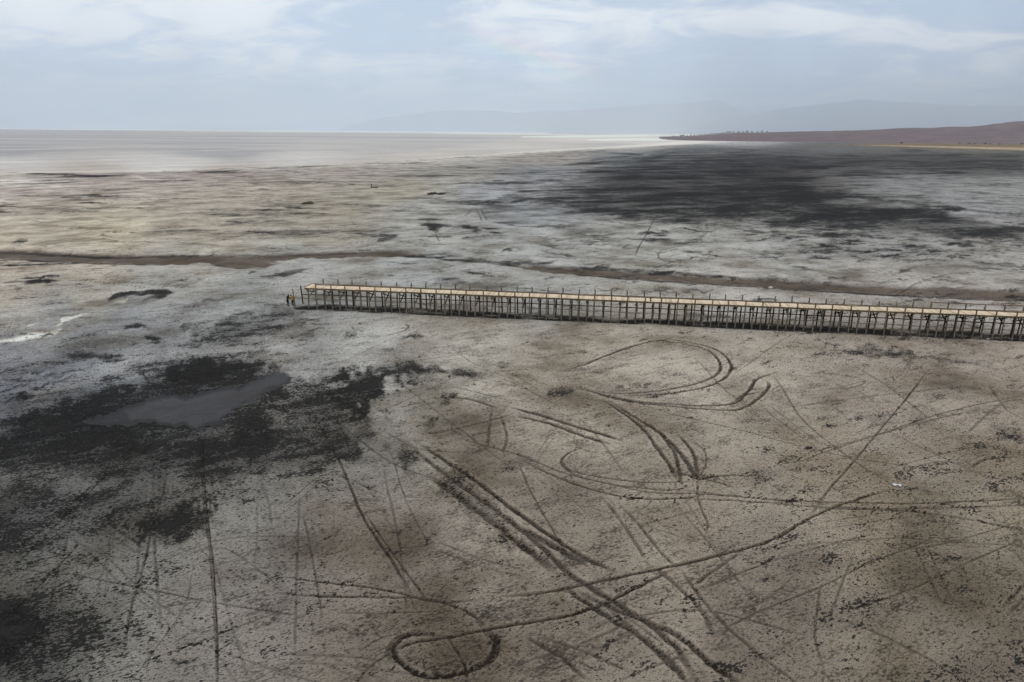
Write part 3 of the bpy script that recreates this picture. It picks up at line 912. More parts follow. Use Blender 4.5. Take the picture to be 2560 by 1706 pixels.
def range_mesh(name, crest, dist, back, foot, mat, seed, rough_m):
    """a ridge as a height field: crest given as (x, y) on the photograph at a forward distance"""
    xs = np.array([c[0] for c in crest], float)
    ys = np.array([c[1] for c in crest], float)
    n = 260
    px = np.linspace(xs[0], xs[-1], n)
    py = np.interp(px, xs, ys)
    top = np.array([along(a, b, dist) for a, b in zip(px, py)])
    X = top[:, 0]
    hgt = np.maximum(top[:, 2], 0.0)
    hgt = hgt + vnoise(X / (rough_m * 40), seed, 6) * rough_m * np.clip(hgt / max(hgt.max(), 1) * 3, 0, 1)
    rows = 40
    v = np.linspace(0, 1, rows)
    depth = foot + (back - foot) * v
    prof = np.where(depth < dist, sstep(0, 1, (depth - foot) / (dist - foot)) ** 1.15, sstep(1, 0, (depth - dist) / (back - dist)))
    G = hgt[None, :] * prof[:, None]
    XX = X[None, :] * (depth / dist)[:, None]
    YY = np.broadcast_to(depth[:, None], XX.shape)
    rel = noise2(XX / (rough_m * 25), YY / (rough_m * 25), seed + 3) * rough_m * 1.5 * (prof * (1 - prof) * 4)[:, None]
    G = np.maximum(G + rel * np.clip(hgt / max(hgt.max(), 1) * 2, 0, 1)[None, :], 0) - 1.2
    co = np.stack([XX, YY, G], -1).reshape(-1, 3).astype(np.float32)
    idx = np.arange(rows * n).reshape(rows, n)
    q = np.stack([idx[:-1, :-1], idx[:-1, 1:], idx[1:, 1:], idx[1:, :-1]], -1).reshape(-1, 4)
    me = bpy.data.meshes.new(name)
    me.from_pydata(co.tolist(), [], q.tolist())
    me.polygons.foreach_set('use_smooth', np.ones(len(q), bool))
    me.materials.append(mat)
    o = link(name, me)
    return tag(o, kind='structure')


m_hill = slope_material('heath_slope', (0.205, 0.140, 0.142), (0.135, 0.098, 0.100), (0.25, 0.195, 0.165), 0.012)
m_rock = slope_material('hazed_rock', (0.38, 0.40, 0.43), (0.43, 0.44, 0.46), (0.34, 0.36, 0.39), 0.0006)  # rock tones paled and blued, distance haze painted into them
hill = range_mesh('hill', [(1490, 318), (1550, 314.5), (1600, 311.5), (1640, 308.8), (1675, 306.2), (1700, 304.5), (1830, 302.5), (2000, 297.5), (2080, 294.5), (2150, 292.5), (2200, 290.5),
                           (2230, 290), (2290, 284.5), (2330, 280), (2353, 277), (2500, 264), (2800, 255), (3200, 262)],
                  3900.0, 6200.0, 2300.0, m_hill, 11, 2.2)
tag(hill, 'low purple brown heath hill rising on the right skyline')
mt = range_mesh('mountain_range', [(760, 302), (830, 281), (900, 268), (960, 261), (1010, 256), (1130, 252), (1200, 260), (1290, 255), (1400, 246),
                                   (1500, 238), (1560, 240), (1650, 232), (1690, 247), (1740, 262), (1800, 272), (1900, 285)],
                46000.0, 51000.0, 41000.0, m_rock, 21, 60.0)
tag(mt, 'far hazy blue mountain ridge behind the salt lake')
mt = range_mesh('mountain_range', [(1600, 285), (1700, 268), (1800, 249), (1900, 240), (1965, 231), (2030, 234), (2120, 240), (2250, 243),
                                   (2400, 238), (2700, 244), (3000, 255)],
                43000.0, 48000.0, 38500.0, m_rock, 27, 60.0)
tag(mt, 'far hazy blue mountain ridge behind the heath hill')

# ------------------------------------------------------------------ timber


def timber(name, c1, c2, c3, scale=3.0, rough=0.85):
    m, N = new_mat(name)
    g = N.n('ShaderNodeNewGeometry').outputs['Position']
    oi = N.n('ShaderNodeObjectInfo').outputs['Random']
    a = N.noise(N.mapping(g, scale=(1, 1, 0.35)), scale, 5, 0.6)
    b = N.noise(g, 0.7, 3, 0.5)
    col = N.mix(oi, c1, c2)
    col = N.mix(N.ramp(a, 0.42, 0.68), col, c3)
    col = N.vmath('SCALE', col, N.ramp(b, 0.3, 0.7, 0.82, 1.15))
    finish(N, col, rough, 0.2)
    return m


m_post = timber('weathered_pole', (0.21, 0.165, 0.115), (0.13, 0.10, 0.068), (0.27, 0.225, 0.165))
m_dark = timber('dark_pole', (0.050, 0.039, 0.029), (0.075, 0.058, 0.043), (0.036, 0.028, 0.021))  # darker timber for far posts, braces, far ledgers and the stake
m_beam = timber('edge_beam', (0.16, 0.12, 0.068), (0.115, 0.085, 0.048), (0.20, 0.155, 0.09))
m_rail = timber('rail_lath', (0.17, 0.125, 0.085), (0.12, 0.085, 0.058), (0.22, 0.175, 0.13))
m_grey = timber('grey_pole', (0.16, 0.135, 0.105), (0.12, 0.10, 0.078), (0.21, 0.185, 0.15))


def plank_material():
    m, N = new_mat('new_plank')
    g = N.n('ShaderNodeNewGeometry').outputs['Position']
    run = N.vmath('DOT_PRODUCT', N.vmath('SUBTRACT', g, tuple(PA)), tuple(PE))
    wn = N.n('ShaderNodeTexWhiteNoise', noise_dimensions='1D')
    N.put(wn.inputs['W'], N.math('FLOOR', N.math('DIVIDE', run, 0.245)))
    a = N.noise(g, 1.1, 4, 0.6)
    col = N.mix(wn.outputs['Value'], (0.80, 0.60, 0.39), (0.88, 0.73, 0.54))
    col = N.mix(N.ramp(a, 0.5, 0.75, 0, 0.6), col, (0.55, 0.42, 0.29))
    col = N.vmath('SCALE', col, N.ramp(wn.outputs['Value'], 0.0, 0.35, 0.70, 1.0, False))
    finish(N, col, 0.75, 0.2)
    return m


m_plank = plank_material()


def pole_mesh(name, mat, r0, r1, bend, seed):
    """upright round pole of unit length, tapering and a little crooked"""
    r = random.Random(seed)
    bm = bmesh.new()
    rings, sides = 5, 7
    ax, ay = r.uniform(-bend, bend), r.uniform(-bend, bend)
    prev = None
    for k in range(rings + 1):
        t = k / rings
        rr = r0 + (r1 - r0) * t
        ox, oy = ax * math.sin(t * math.pi), ay * math.sin(t * math.pi * 1.3)
        ring = [bm.verts.new((ox + rr * math.cos(2 * math.pi * s / sides) * r.uniform(.9, 1.1),
                              oy + rr * math.sin(2 * math.pi * s / sides) * r.uniform(.9, 1.1), t)) for s in range(sides)]
        if prev:
            for s in range(sides):
                bm.faces.new((prev[s], prev[(s + 1) % sides], ring[(s + 1) % sides], ring[s]))
        else:
            bm.faces.new(ring[::-1])
        prev = ring
    bm.faces.new(prev)
    me = bpy.data.meshes.new(name)
    bm.to_mesh(me)
    bm.free()
    for f in me.polygons:
        f.use_smooth = True
    me.materials.append(mat)
    return me


def board_mesh(name, mat, wx, wy):
    """board of unit length along local Z with chamfered edges"""
    bm = bmesh.new()
    c = min(wx, wy) * 0.12
    o = [(-wx + c, -wy), (wx - c, -wy), (wx, -wy + c), (wx, wy - c), (wx - c, wy), (-wx + c, wy), (-wx, wy - c), (-wx, -wy + c)]
    a = [bm.verts.new((x, y, 0)) for x, y in o]
    b = [bm.verts.new((x, y, 1)) for x, y in o]
    for s in range(8):
        bm.faces.new((a[s], a[(s + 1) % 8], b[(s + 1) % 8], b[s]))
    bm.faces.new(a[::-1])
    bm.faces.new(b)
    me = bpy.data.meshes.new(name)
    bm.to_mesh(me)
    bm.free()
    me.materials.append(mat)
    return me


pier = empty('pier', tuple(PA))
tag(pier, 'long unfinished timber pier on poles with pale plank deck', 'pier')
ROT = Matrix(((PE[0], PN[0], 0), (PE[1], PN[1], 0), (0, 0, 1)))
pier.rotation_euler = ROT.to_euler()


def piece(name, me, p, q, roll=0.0, extra=0.0):
    """stretch a unit-length piece between two points of the pier (along, across, up)"""
    p, q = Vector(p), Vector(q)
    d = q - p
    o = link(name, me, pier)
    z = d.normalized()
    up = Vector((0, 1, 0)) if abs(z.z) > 0.7 else Vector((0, 0, 1))
    x = up.cross(z).normalized()
    y = z.cross(x)
    R = Matrix((x, y, z)).transposed() @ Matrix.Rotation(roll, 3, 'Z')
    o.rotation_mode = 'QUATERNION'
    o.rotation_quaternion = R.to_quaternion()
    o.location = p
    o.scale = (1, 1, d.length + extra)
    return o


P_NEAR = [pole_mesh('post_near', m_post, .112, .095, .04, k) for k in range(4)]
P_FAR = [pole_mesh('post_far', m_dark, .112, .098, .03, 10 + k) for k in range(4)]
P_LEAN = [pole_mesh('post_rail', m_post, .112, .092, .03, 20 + k) for k in range(4)]
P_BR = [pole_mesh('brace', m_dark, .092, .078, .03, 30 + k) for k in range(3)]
P_BRN = [pole_mesh('brace', m_post, .080, .068, .03, 34 + k) for k in range(3)]
P_LNG = [pole_mesh('ledger', m_grey, .052, .044, .02, 40 + k) for k in range(3)]
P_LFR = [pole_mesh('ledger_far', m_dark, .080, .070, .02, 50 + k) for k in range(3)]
P_CAP = [pole_mesh('cap', m_beam, .085, .075, .015, 60 + k) for k in range(2)]
B_EDGE = board_mesh('edge_beam', m_beam, .045, .125)
B_STR = board_mesh('stringer', m_beam, .05, .09)
B_RAIL = board_mesh('handrail', m_rail, .035, .06)
B_KERB = board_mesh('kerb_board', m_rail, .03, .05)
B_LATH = board_mesh('lath', m_grey, .02, .05)

TS = [0.19, 2.67, 4.92, 7.34, 9.77, 12.26, 14.67, 16.99, 19.4, 21.73, 24.03, 26.68, 29.05, 31.47, 33.69, 36.23, 38.47, 41.01, 43.34, 45.83,
      48.19, 50.71, 53.05, 55.41, 57.81, 60.28, 62.49, 64.89, 67.25, 69.59, 72.01, 74.39, 76.74, 79.22, 81.63, 83.97, 86.35, 88.62, 90.94,
      93.24, 95.52, 98.1, 100.7, 103.1, 105.5, 107.9]
DK, N0, N1 = 3.38, 0.16, 2.92          # deck level and its two edges
TOP = 4.12
pick = random.choice
jit = lambda s: random.uniform(-s, s)
SPEC = {1.0: 0}
tall_top = []
for i, t in enumerate(TS):
    # near and far rail poles, standing outside the deck edges
    n_top = (t, N0 - .15, TOP + jit(.05))
    tall_top.append(n_top)
    piece('rail_post', pick(P_LEAN), (t + jit(.10) + .02, -.02 + jit(.06), -.25), n_top, random.random() * 6)
    f_top = (t + jit(.05), N1 + .17, TOP + .12 + jit(.10))
    piece('rail_post', pick(P_FAR), (t + jit(.08), N1 + .22 + jit(.05), -.25), (f_top[0], f_top[1], DK), random.random() * 6)
    piece('rail_post_top', pick(P_LEAN), (f_top[0], f_top[1], DK), f_top, random.random() * 6)
bents = [-1.28] + [(TS[i] + TS[i + 1]) / 2 + .08 for i in range(len(TS) - 1)]
for i, t in enumerate(bents):
    a = (t + jit(.04), .34, DK - .29)
    b = (t + .1 + jit(.05), N1 - .02, DK - .29)
    piece('post', pick(P_NEAR), (t + jit(.08), .32 + jit(.05), -.25), a, random.random() * 6)
    piece('post', pick(P_FAR), (t + .1 + jit(.06), N1 + .02, -.25), b, random.random() * 6)
    piece('cap_beam', pick(P_CAP), (t + jit(.03), N0 - .25, DK - .25), (t + .08, N1 + .25, DK - .25), random.random() * 6)
    br = P_BRN if i < 3 else P_BR
    hi, lo = DK - .42 + jit(.06), 1.78 + jit(.15)
    piece('brace', pick(br), (t + .11, .30, lo), (t + .16, N1 - .05, hi), random.random() * 6)
    piece('brace', pick(P_BR), (t - .11, .28, hi - .05), (t - .04, N1 + .02, lo + .30), random.random() * 6)
# deck edges, stringers, ledgers, handrail: one length per bay
ends = [-1.75] + TS
for i in range(len(ends) - 1):
    a, b = ends[i], ends[i + 1]
    z = lambda: DK + jit(.012)
    piece('edge_beam', B_EDGE, (a, N0 - .002, z() - .13), (b - .012, N0 - .002, z() - .13))
    piece('edge_beam', B_EDGE, (a, N1, DK - .155), (b - .012, N1, DK - .155))
    piece('stringer', B_STR, (a, (N0 + N1) / 2, DK - .138), (b - .012, (N0 + N1) / 2, DK - .138))
    piece('kerb_board', B_KERB, (a, N1 - .01, DK + .055), (b - .012, N1 - .01, DK + .055))
    if i > 0:
        p, q = tall_top[i - 1], tall_top[i]
        piece('handrail', B_RAIL, (p[0], p[1] - .10, p[2] - .10), (q[0] - .015, q[1] - .10, q[2] - .10))
for i in range(len(TS) - 8, len(TS) - 1):
    piece('handrail', B_RAIL, (TS[i], N1 + .28, TOP + .06), (TS[i + 1] - .015, N1 + .28, TOP + .06))
lv = 1.66
for i in range(len(bents) - 1):
    a, b = bents[i], bents[i + 1]
    g = 1.66 - .30 * min(1, max(0, (a - 30) / 70))
    piece('ledger', pick(P_LNG), (a - .15, .22 + jit(.03), g + jit(.05)), (b + .15, .22 + jit(.03), g + jit(.06)), random.random() * 6)
    piece('ledger', pick(P_LFR), (a - .1, N1 + .13 + jit(.02), 1.62 + jit(.04)), (b + .12, N1 + .13 + jit(.02), 1.62 + jit(.04)), random.random() * 6)
# unfinished head of the pier
piece('post', P_LEAN[1], (-3.63, .42, -.25), (-3.80, .34, 3.12), 1)
piece('post', P_FAR[2], (-3.55, 3.10, -.25), (-3.72, 3.05, 3.02), 2)
piece('ledger', pole_mesh('ledger', m_grey, .055, .05, .02, 71), (-3.85, .28, 1.60), (bents[0] + .1, .22, 1.66), 0)
piece('ledger', P_LFR[0], (-3.62, 3.05, 1.55), (bents[0] + .1, 3.02, 1.60), 0)
piece('lath', B_LATH, (-3.62, .44, 1.75), (-3.68, 3.0, 2.78), .4)
piece('ledger', P_LNG[1], (TS[0] - .4, .12, 1.55), (bents[2] + .2, .12, 1.50), 0)
piece('kerb_board', B_KERB, (-1.75, N0 + .05, DK + .052), (-1.75, N1 - .05, DK + .052))

# deck planks, laid across, not quite square to the pier
SK = 0.16
pw = 0.245
plank_protos = []
for k in range(5):
    r = random.Random(k)
    me = board_mesh('plank', m_plank, pw / 2 - r.uniform(.004, .012), .016)
    plank_protos.append(me)
L = TS[-1] + 1.75
count = int(L / pw)
stuff_bm = bmesh.new()
made = 0
for k in range(count):
    t = -1.72 + (k + .5) * pw
    if 50.6 < t < 52.9 and (k % 6 in (1,)):
        continue                       # missing boards
    sk = SK * (0.3 + 0.7 * math.sin(t * .21) ** 2)
    z = DK + jit(.006)
    p, q = Vector((t - sk * .5, N0 - .06 + jit(.03), z)), Vector((t + sk * .5, N1 + .04 + jit(.03), z))
    if k >= count - 300:
        piece('plank', pick(plank_protos), p, q, 0)
    else:
        me = pick(plank_protos)
        d = q - p
        zz_ = d.normalized()
        x = Vector((0, 0, 1)).cross(zz_).normalized()
        y = zz_.cross(x)
        Mx = Matrix.Translation(p) @ Matrix((x, y, zz_)).transposed().to_4x4() @ Matrix.Diagonal((1, 1, d.length, 1))
        start = len(stuff_bm.verts)
        stuff_bm.from_mesh(me)
        stuff_bm.verts.ensure_lookup_table()
        bmesh.ops.transform(stuff_bm, matrix=Mx, verts=stuff_bm.verts[start:])
me = bpy.data.meshes.new('far_planks')
stuff_bm.to_mesh(me)
stuff_bm.free()
me.materials.append(m_plank)
tag(link('deck_planks', me, pier), kind='stuff')

# ------------------------------------------------------------------ people


def flat(name, c, rough=0.85):
    m, N = new_mat(name)
    g = N.n('ShaderNodeNewGeometry').outputs['Position']
    a = N.noise(g, 9.0, 4, 0.6)
    finish(N, N.mix(N.ramp(a, 0.35, 0.7), c, tuple(q * 0.72 for q in c)), rough, 0.25)
    return m


def person(loc, rz, lean, jacket, trouser, hair, label, reach):
    """one skinned figure, bent over; local +Y is forward"""
    cl, sl_ = math.cos(lean), math.sin(lean)

    def up(h, y=0.0, x=0.0):            # a point of the trunk, bent forward at the hips (0.92 m)
        k = h - .92
        return (x, k * sl_ + y * cl, .92 + k * cl - y * sl_)
    vs, es, rs = [], [], []

    def add(p, r, j=None):
        vs.append(p)
        rs.append(r)
        if j is not None:
            es.append((j, len(vs) - 1))
        return len(vs) - 1
    pel = add((0, 0, .93), (.155, .12))
    w = add(up(1.12), (.14, .105), pel)
    ch = add(up(1.34), (.175, .12), w)
    sh = add(up(1.46), (.12, .09), ch)
    nk = add(up(1.52, .03), (.055, .06), sh)
    hd = add(up(1.60, .07), (.072, .085), nk)
    cr = add(up(1.70, .08), (.078, .095), hd)
    add(up(1.78, .06), (.045, .055), cr)
    for s in (-1, 1):
        hip = add((s * .095, 0, .86), (.092, .095), pel)
        kn = add((s * .11, .05, .48), (.062, .066), hip)
        an = add((s * .115, -.03, .09), (.042, .046), kn)
        hl = add((s * .115, -.01, .045), (.045, .045), an)
        add((s * .13, .17, .035), (.043, .032), hl)
        so = add(up(1.43, 0, s * .18), (.066, .066), sh)
        eb = Vector(up(1.17, .05 + .10 * reach, s * .235))
        e = add(tuple(eb), (.046, .046), so)
        wr = eb + Vector((-s * .06, .20, -.10 if reach > .5 else -.16))
        wi = add(tuple(wr), (.029, .03), e)
        pm = wr + Vector((-s * .02, .06, -.035))
        pi_ = add(tuple(pm), (.034, .02), wi)
        for k, (dx, ln) in enumerate(((-.03, .070), (-.01, .082), (.010, .076), (.030, .058))):
            b = pm + Vector((dx, .035, -.005))
            bi = add(tuple(b), (.010, .010), pi_)
            ti = add(tuple(b + Vector((0, ln * .5, -ln * .35))), (.009, .009), bi)
            add(tuple(b + Vector((0, ln * .7, -ln * .8))), (.008, .008), ti)
        th = add(tuple(pm + Vector((-s * .042, -.005, -.01))), (.011, .011), pi_)
        add(tuple(pm + Vector((-s * .058, .03, -.03))), (.010, .010), th)
    nose = add(up(1.635, .165), (.016, .016), hd)
    me = bpy.data.meshes.new('figure')
    me.from_pydata(vs, es, [])
    o = bpy.data.objects.new('figure', me)
    C.objects.link(o)
    sk = o.modifiers.new('skin', 'SKIN')
    for k, d in enumerate(me.skin_vertices[0].data):
        d.radius = rs[k] if isinstance(rs[k], tuple) else (rs[k], rs[k])
        d.use_root = (k == 0)
    sb = o.modifiers.new('sub', 'SUBSURF')
    sb.levels = sb.render_levels = 1
    dg = bpy.context.evaluated_depsgraph_get()
    dg.update()
    out = bpy.data.meshes.new_from_object(o.evaluated_get(dg))
    bpy.data.objects.remove(o)
    mats = [jacket, trouser, m_skin, hair, m_shoe]
    for m in mats:
        out.materials.append(m)
    headc = Vector(up(1.66, .07))
    wz = Vector(up(1.02))
    ax = Vector(up(1.5)) - Vector(up(1.0))
    ax.normalize()
    for f in out.polygons:
        c = f.center
        f.use_smooth = True
        hh = .92 + (c - Vector((0, 0, .92))).dot(ax)
        if c.z < .085:
            f.material_index = 4
        elif (c - headc).length < .21 and hh > 1.525:
            fwd = (c - headc).dot(Vector((0, cl, -sl_)))
            f.material_index = 2 if (fwd > .045 and hh < 1.70) else 3
        elif c.z < .90:
            f.material_index = 1
            if abs(c.x) > .15 and c.y > .12:
                f.material_index = 2
        else:
            f.material_index = 0
            if c.y > wr.y - .015 and abs(c.x) < .30 and hh < 1.25:
                f.material_index = 2
    p = link('person', out)
    p.location = loc
    p.rotation_euler = (0, 0, rz)
    p.scale = (1.28, 1.24, 1.05)
    return tag(p, label, 'person', 'two people at the head of the pier')


m_skin = flat('skin', (0.36, 0.21, 0.15), 0.6)
m_shoe = flat('shoe', (0.02, 0.02, 0.022))
m_black = flat('black_cloth', (0.012, 0.012, 0.014))
m_navy = flat('navy_cloth', (0.013, 0.016, 0.035))
m_yellow = flat('yellow_jacket', (0.50, 0.27, 0.02))
m_hairb = flat('black_hair', (0.012, 0.010, 0.009))
m_cap = flat('dark_red_cap', (0.10, 0.018, 0.02))
pa = at(719.8, 765.2, d=False)
pb = at(732.6, 765.4, d=False)
person((pa[0], pa[1], 0.0), math.radians(-28), .24, m_black, m_black, m_hairb, 'stooping person in black clothes, left of the two by the pier head', .3)
person((pb[0], pb[1], 0.0), math.radians(70), .20, m_yellow, m_navy, m_cap, 'stooping person in yellow jacket and dark trousers beside the end post', .8)

# ------------------------------------------------------------------ litter and stones


def sheet(name, loc, w, h, mat, seed, lift, rz, label, cat):
    """thin crumpled sheet with real thickness"""
    r = random.Random(seed)
    bm = bmesh.new()
    nx, ny = 8, 5
    g = [[None] * (ny + 1) for _ in range(nx + 1)]
    top = []
    for i in range(nx + 1):
        for j in range(ny + 1):
            x, y = (i / nx - .5) * w, (j / ny - .5) * h
            z = lift * (0.55 + .45 * math.sin(i * 1.1 + seed) * math.cos(j * .9)) + r.uniform(0, lift * .25)
            g[i][j] = bm.verts.new((x + r.uniform(-.02, .02) * w, y + r.uniform(-.04, .04) * h, z))
    for i in range(nx):
        for j in range(ny):
            top.append(bm.faces.new((g[i][j], g[i + 1][j], g[i + 1][j + 1], g[i][j + 1])))
    ext = bmesh.ops.extrude_face_region(bm, geom=top)
    dn = [v for v in ext['geom'] if isinstance(v, bmesh.types.BMVert)]
    for v in dn:
        v.co.z = min(v.co.z - .02, v.co.z * .9)
    bmesh.ops.recalc_face_normals(bm, faces=bm.faces)
    me = bpy.data.meshes.new(name)
    bm.to_mesh(me)
    bm.free()
    me.materials.append(mat)
    o = link(name, me)
    o.location = loc
    o.rotation_euler = (0, 0, rz)
    return tag(o, label, cat)


def rock(name, loc, s, mat, seed, label, cat, group=None):
    r = random.Random(seed)
    bm = bmesh.new()
    bmesh.ops.create_icosphere(bm, subdivisions=2, radius=1.0)
    for v in bm.verts:
        n = 1 + .35 * math.sin(v.co.x * 3 + seed) * math.cos(v.co.y * 2.6 + seed * 2) + r.uniform(-.12, .12)
        v.co = Vector((v.co.x * s[0] * n, v.co.y * s[1] * n, max(v.co.z * s[2] * n, -.35 * s[2])))
    me = bpy.data.meshes.new(name)
    bm.to_mesh(me)
    bm.free()
    me.materials.append(mat)
    o = link(name, me)
    o.location = (loc[0], loc[1], loc[2] + .25 * s[2])
    return tag(o, label, cat, group)


m_white = flat('white_plastic', (0.80, 0.80, 0.78), 0.5)
m_stone = flat('pale_stone', (0.52, 0.49, 0.40))
m_clod = flat('dry_mud', (0.085, 0.068, 0.045))
p = at(2242, 1214.5, d=False)
sheet('plastic_sheet', (p[0], p[1], .02), .62, .26, m_white, 3, .10, math.radians(-12), 'crumpled white plastic sheet lying alone on the tracked mud', 'litter')
p = at(728.6, 767.6, d=False)
sheet('plastic_bag', (p[0], p[1], .02), .42, .34, m_white, 5, .13, .3, 'small white bag on the mud at the feet of the two people', 'bag')
p = at(1926.4, 717.5, d=False)
rock('boulder', (p[0], p[1], -.30), (.52, .36, .30), m_stone, 4, 'pale stone lying in the dark creek bed behind the pier', 'stone')
p = at(2470, 848.5, d=False)
rock('mud_clod', (p[0], p[1], 0), (.22, .16, .10), m_stone, 9, 'pale clod at the foot of the pier posts near the right edge', 'clod')
p = at(2336, 746.3, d=False)
rock('white_stone', (p[0], p[1], 0), (.16, .12, .10), m_white, 12, 'tiny white stone on the near edge of the creek bed', 'stone')
p = at(768.5, 510.5, d=False)
rock('mud_mound', (p[0], p[1], 0), (2.1, 1.2, .75), m_clod, 6, 'low brown mud mound on the olive flat beyond the creek', 'mound')
p = at(1088, 486.5, d=False)
wood = empty('driftwood', (p[0], p[1], 0))
tag(wood, 'dark heap of driftwood with pale stones on the grey flat', 'driftwood')
for k in range(9):
    o = link('branch', pick(P_BR), wood)
    o.location = (jit(3.4), jit(1.0), .2)
    o.rotation_euler = (math.radians(90 + jit(12)), 0, math.radians(90 + jit(40)))
    o.scale = (5, 5, random.uniform(1.5, 4.0))
for k in range(3):
    r_ = rock('stone', (-1.2 + 1.1 * k, -1.4 + jit(.3), 0), (.3, .25, .22), m_white, 20 + k, None, None)
    r_.parent = wood
p = at(929.5, 469.6, d=False)
stump = empty('mooring_stake', (p[0], p[1], 0))
tag(stump, 'lone dark mooring stake with a heap at its foot on the far mud', 'stake')
o = link('stake', pole_mesh('stake', m_dark, .20, .16, .04, 91), stump)
o.scale = (1, 1, 1.9)
r_ = rock('heap', (1.2, 0, 0), (1.6, .9, .5), m_clod, 33, None, None)
r_.parent = stump

# ------------------------------------------------------------------ far shore: trees and buildings on the skyline
m_leaf = slope_material('far_leaf', (0.040, 0.052, 0.034), (0.055, 0.062, 0.044), (0.030, 0.038, 0.026), 0.4)
m_bark = flat('bark', (0.06, 0.045, 0.035))
m_wall = flat('pale_wall', (0.62, 0.61, 0.60))
m_roof = flat('grey_roof', (0.42, 0.42, 0.44))
m_pane = flat('window_pane', (0.05, 0.055, 0.065), 0.3)


def crown_mesh(seed):
    r = random.Random(seed)
    bm = bmesh.new()
    for _ in range(130):
        th, u_ = r.uniform(0, 6.283), r.uniform(-1, 1)
        rr = r.uniform(.45, 1.0) ** .5
        c = Vector((math.cos(th) * math.sqrt(1 - u_ * u_) * rr, math.sin(th) * math.sqrt(1 - u_ * u_) * rr, .62 + .42 * u_ * rr))
        c *= 1 + .25 * math.sin(th * 3 + seed)
        s = r.uniform(.10, .22)
        n = Vector((r.uniform(-1, 1), r.uniform(-1, 1), r.uniform(-1, 1))).normalized()
        a = n.orthogonal().normalized() * s
        b = n.cross(a)
        bm.faces.new([bm.verts.new(c + a), bm.verts.new(c + b * .7), bm.verts.new(c - a), bm.verts.new(c - b * .7)])
    me = bpy.data.meshes.new('crown')
    bm.to_mesh(me)
    bm.free()
    me.materials.append(m_leaf)
    return me


CROWNS = [crown_mesh(k) for k in range(4)]
TRUNK = pole_mesh('trunk', m_bark, .05, .03, .04, 99)


def hill_height(x, y):
    hit, loc, nor, idx = hill.ray_cast(Vector((x, y, 500)), Vector((0, 0, -1)))
    return max(loc.z, 0.0) if hit else 0.0


def tree(px, py, depth, h, label, group, wide=1.0, stand=None):
    q = along(px, py, depth, d=False)
    z = hill_height(q[0], depth) if stand is None else stand
    t = empty('tree', (q[0], depth, z))
    tag(t, label, 'tree', group)
    c = link('crown', pick(CROWNS), t)
    c.scale = (h * .5 * wide, h * .5 * wide, h * .95)
    c.rotation_euler = (0, 0, random.random() * 6)
    k = link('trunk', TRUNK, t)
    k.scale = (h * .9, h * .9, h * .75)


bpy.context.view_layer.update()
for k, x in enumerate([1683, 1690, 1703, 1709, 1718, 1727, 1736, 1745, 1752, 1779, 1786, 1793, 1800, 1809, 1817, 1824, 1833, 1846, 1858, 1868, 1880, 1893, 1905, 1918]):
    tree(x, 331, 3880 + jit(40), random.uniform(5, 9), ('small dark tree in the row left of the white shed, far low skyline' if x < 1760 else 'small dark tree in the row right of the white shed, far low skyline'), 'trees on the far skyline', random.uniform(1.0, 1.9))
for k, (x, y, d_) in enumerate([(2424, 352.5, 2250), (2438, 352.5, 2250), (2464, 351, 2280), (2400, 352, 2260), (2500, 353.5, 2240), (2556, 352.5, 2250), (2255, 352, 2250), (2476, 354, 2230)]):
    tree(x, y, d_, random.uniform(3.0, 4.5), 'low dark bush in the scattered row at the foot of the heath hill', 'bushes at the foot of the hill', 1.9)
q = at(2430, 357.8, d=False)
tree(2430, 357.8, q[1], 5.5, 'single larger dark bush standing in front of the row below the hill', 'bushes at the foot of the hill', 1.5, 0.0)


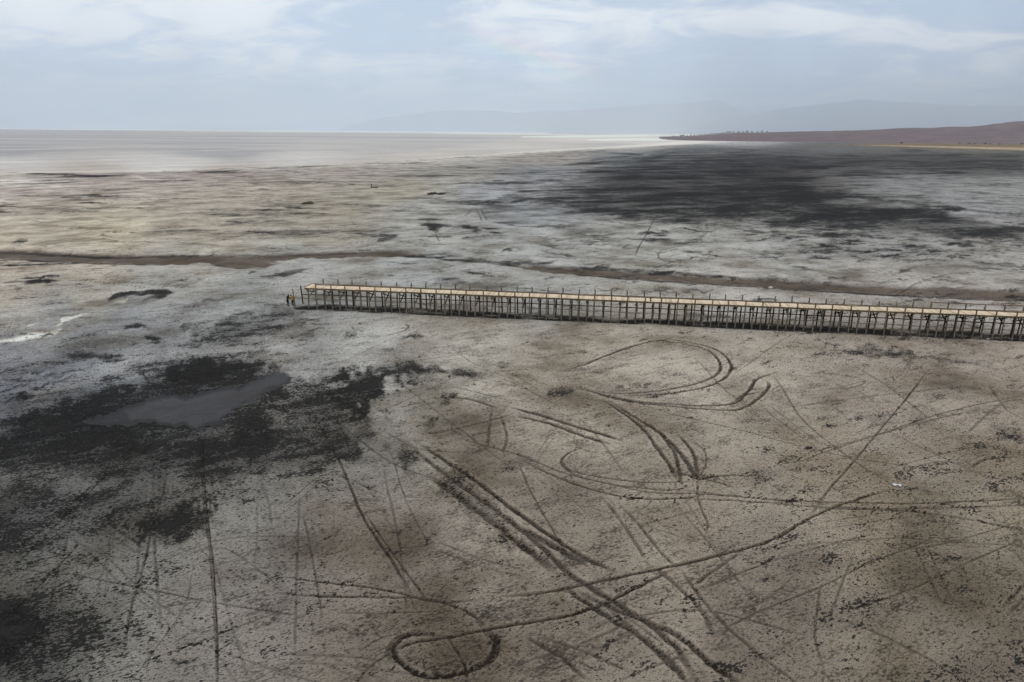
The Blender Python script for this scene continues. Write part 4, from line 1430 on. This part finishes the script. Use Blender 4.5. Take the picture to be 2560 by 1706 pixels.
def shed(px, depth, w, dpt, h, label, bays):
    q = along(px, 331, depth, d=False)
    t = empty('building', (q[0], depth, hill_height(q[0], depth) - .3))
    tag(t, label, 'building', 'buildings on the far skyline')
    bm = bmesh.new()
    bmesh.ops.create_cube(bm, size=1)
    bmesh.ops.scale(bm, vec=(w, dpt, h), verts=bm.verts)
    bmesh.ops.translate(bm, vec=(0, 0, h / 2), verts=bm.verts)
    me = bpy.data.meshes.new('wall')
    bm.to_mesh(me)
    bm.free()
    me.materials.append(m_wall)
    link('wall', me, t)
    r = h * .35
    co = [(-w / 2 - .6, -dpt / 2 - .6, h + .01), (w / 2 + .6, -dpt / 2 - .6, h + .01), (w / 2 + .6, dpt / 2 + .6, h + .01), (-w / 2 - .6, dpt / 2 + .6, h + .01),
          (-w / 2 - .6, 0, h + r), (w / 2 + .6, 0, h + r)]
    me = bpy.data.meshes.new('roof')
    me.from_pydata(co, [], [(0, 1, 5, 4), (2, 3, 4, 5), (0, 4, 3), (1, 2, 5), (3, 2, 1, 0)])
    me.materials.append(m_roof)
    link('roof', me, t)
    pane = board_mesh('window', m_pane, w / bays * .28, .05)
    for k in range(bays):
        o = link('window', pane, t)
        o.location = (-w / 2 + (k + .5) * w / bays, -dpt / 2 - .03, h * .35)
        o.scale = (1, 1, h * .35)


shed(1767, 3800, 30, 9, 3.6, 'long low white shed on the far skyline left of the trees', 6)
shed(1803, 3850, 10, 8, 5.0, 'small pale house among the trees on the far skyline', 3)
shed(1811, 3860, 8, 7, 4.2, 'smaller pale house right beside another on the far skyline', 2)
bpy.data.objects['hill']['kind'] = 'structure'

# ------------------------------------------------------------------ haze
hm = bpy.data.materials.new('haze')
hm.use_nodes = True
HN = Nodes(hm.node_tree)
pv = HN.n('ShaderNodeVolumePrincipled')
pv.inputs['Color'].default_value = (0.88, 0.945, 1.0, 1)
pv.inputs['Density'].default_value = 5.4e-5
pv.inputs['Anisotropy'].default_value = 0.65
ho = HN.n('ShaderNodeOutputMaterial')
HN.t.links.new(pv.outputs[0], ho.inputs['Volume'])
bm = bmesh.new()
bmesh.ops.create_cube(bm, size=1)
bmesh.ops.scale(bm, vec=(112000, 112000, 2461.6), verts=bm.verts)
bmesh.ops.translate(bm, vec=(0, 0, 2461.6 / 2 - 3.5), verts=bm.verts)
me = bpy.data.meshes.new('haze')
bm.to_mesh(me)
bm.free()
me.materials.append(hm)
tag(link('haze', me), kind='stuff')
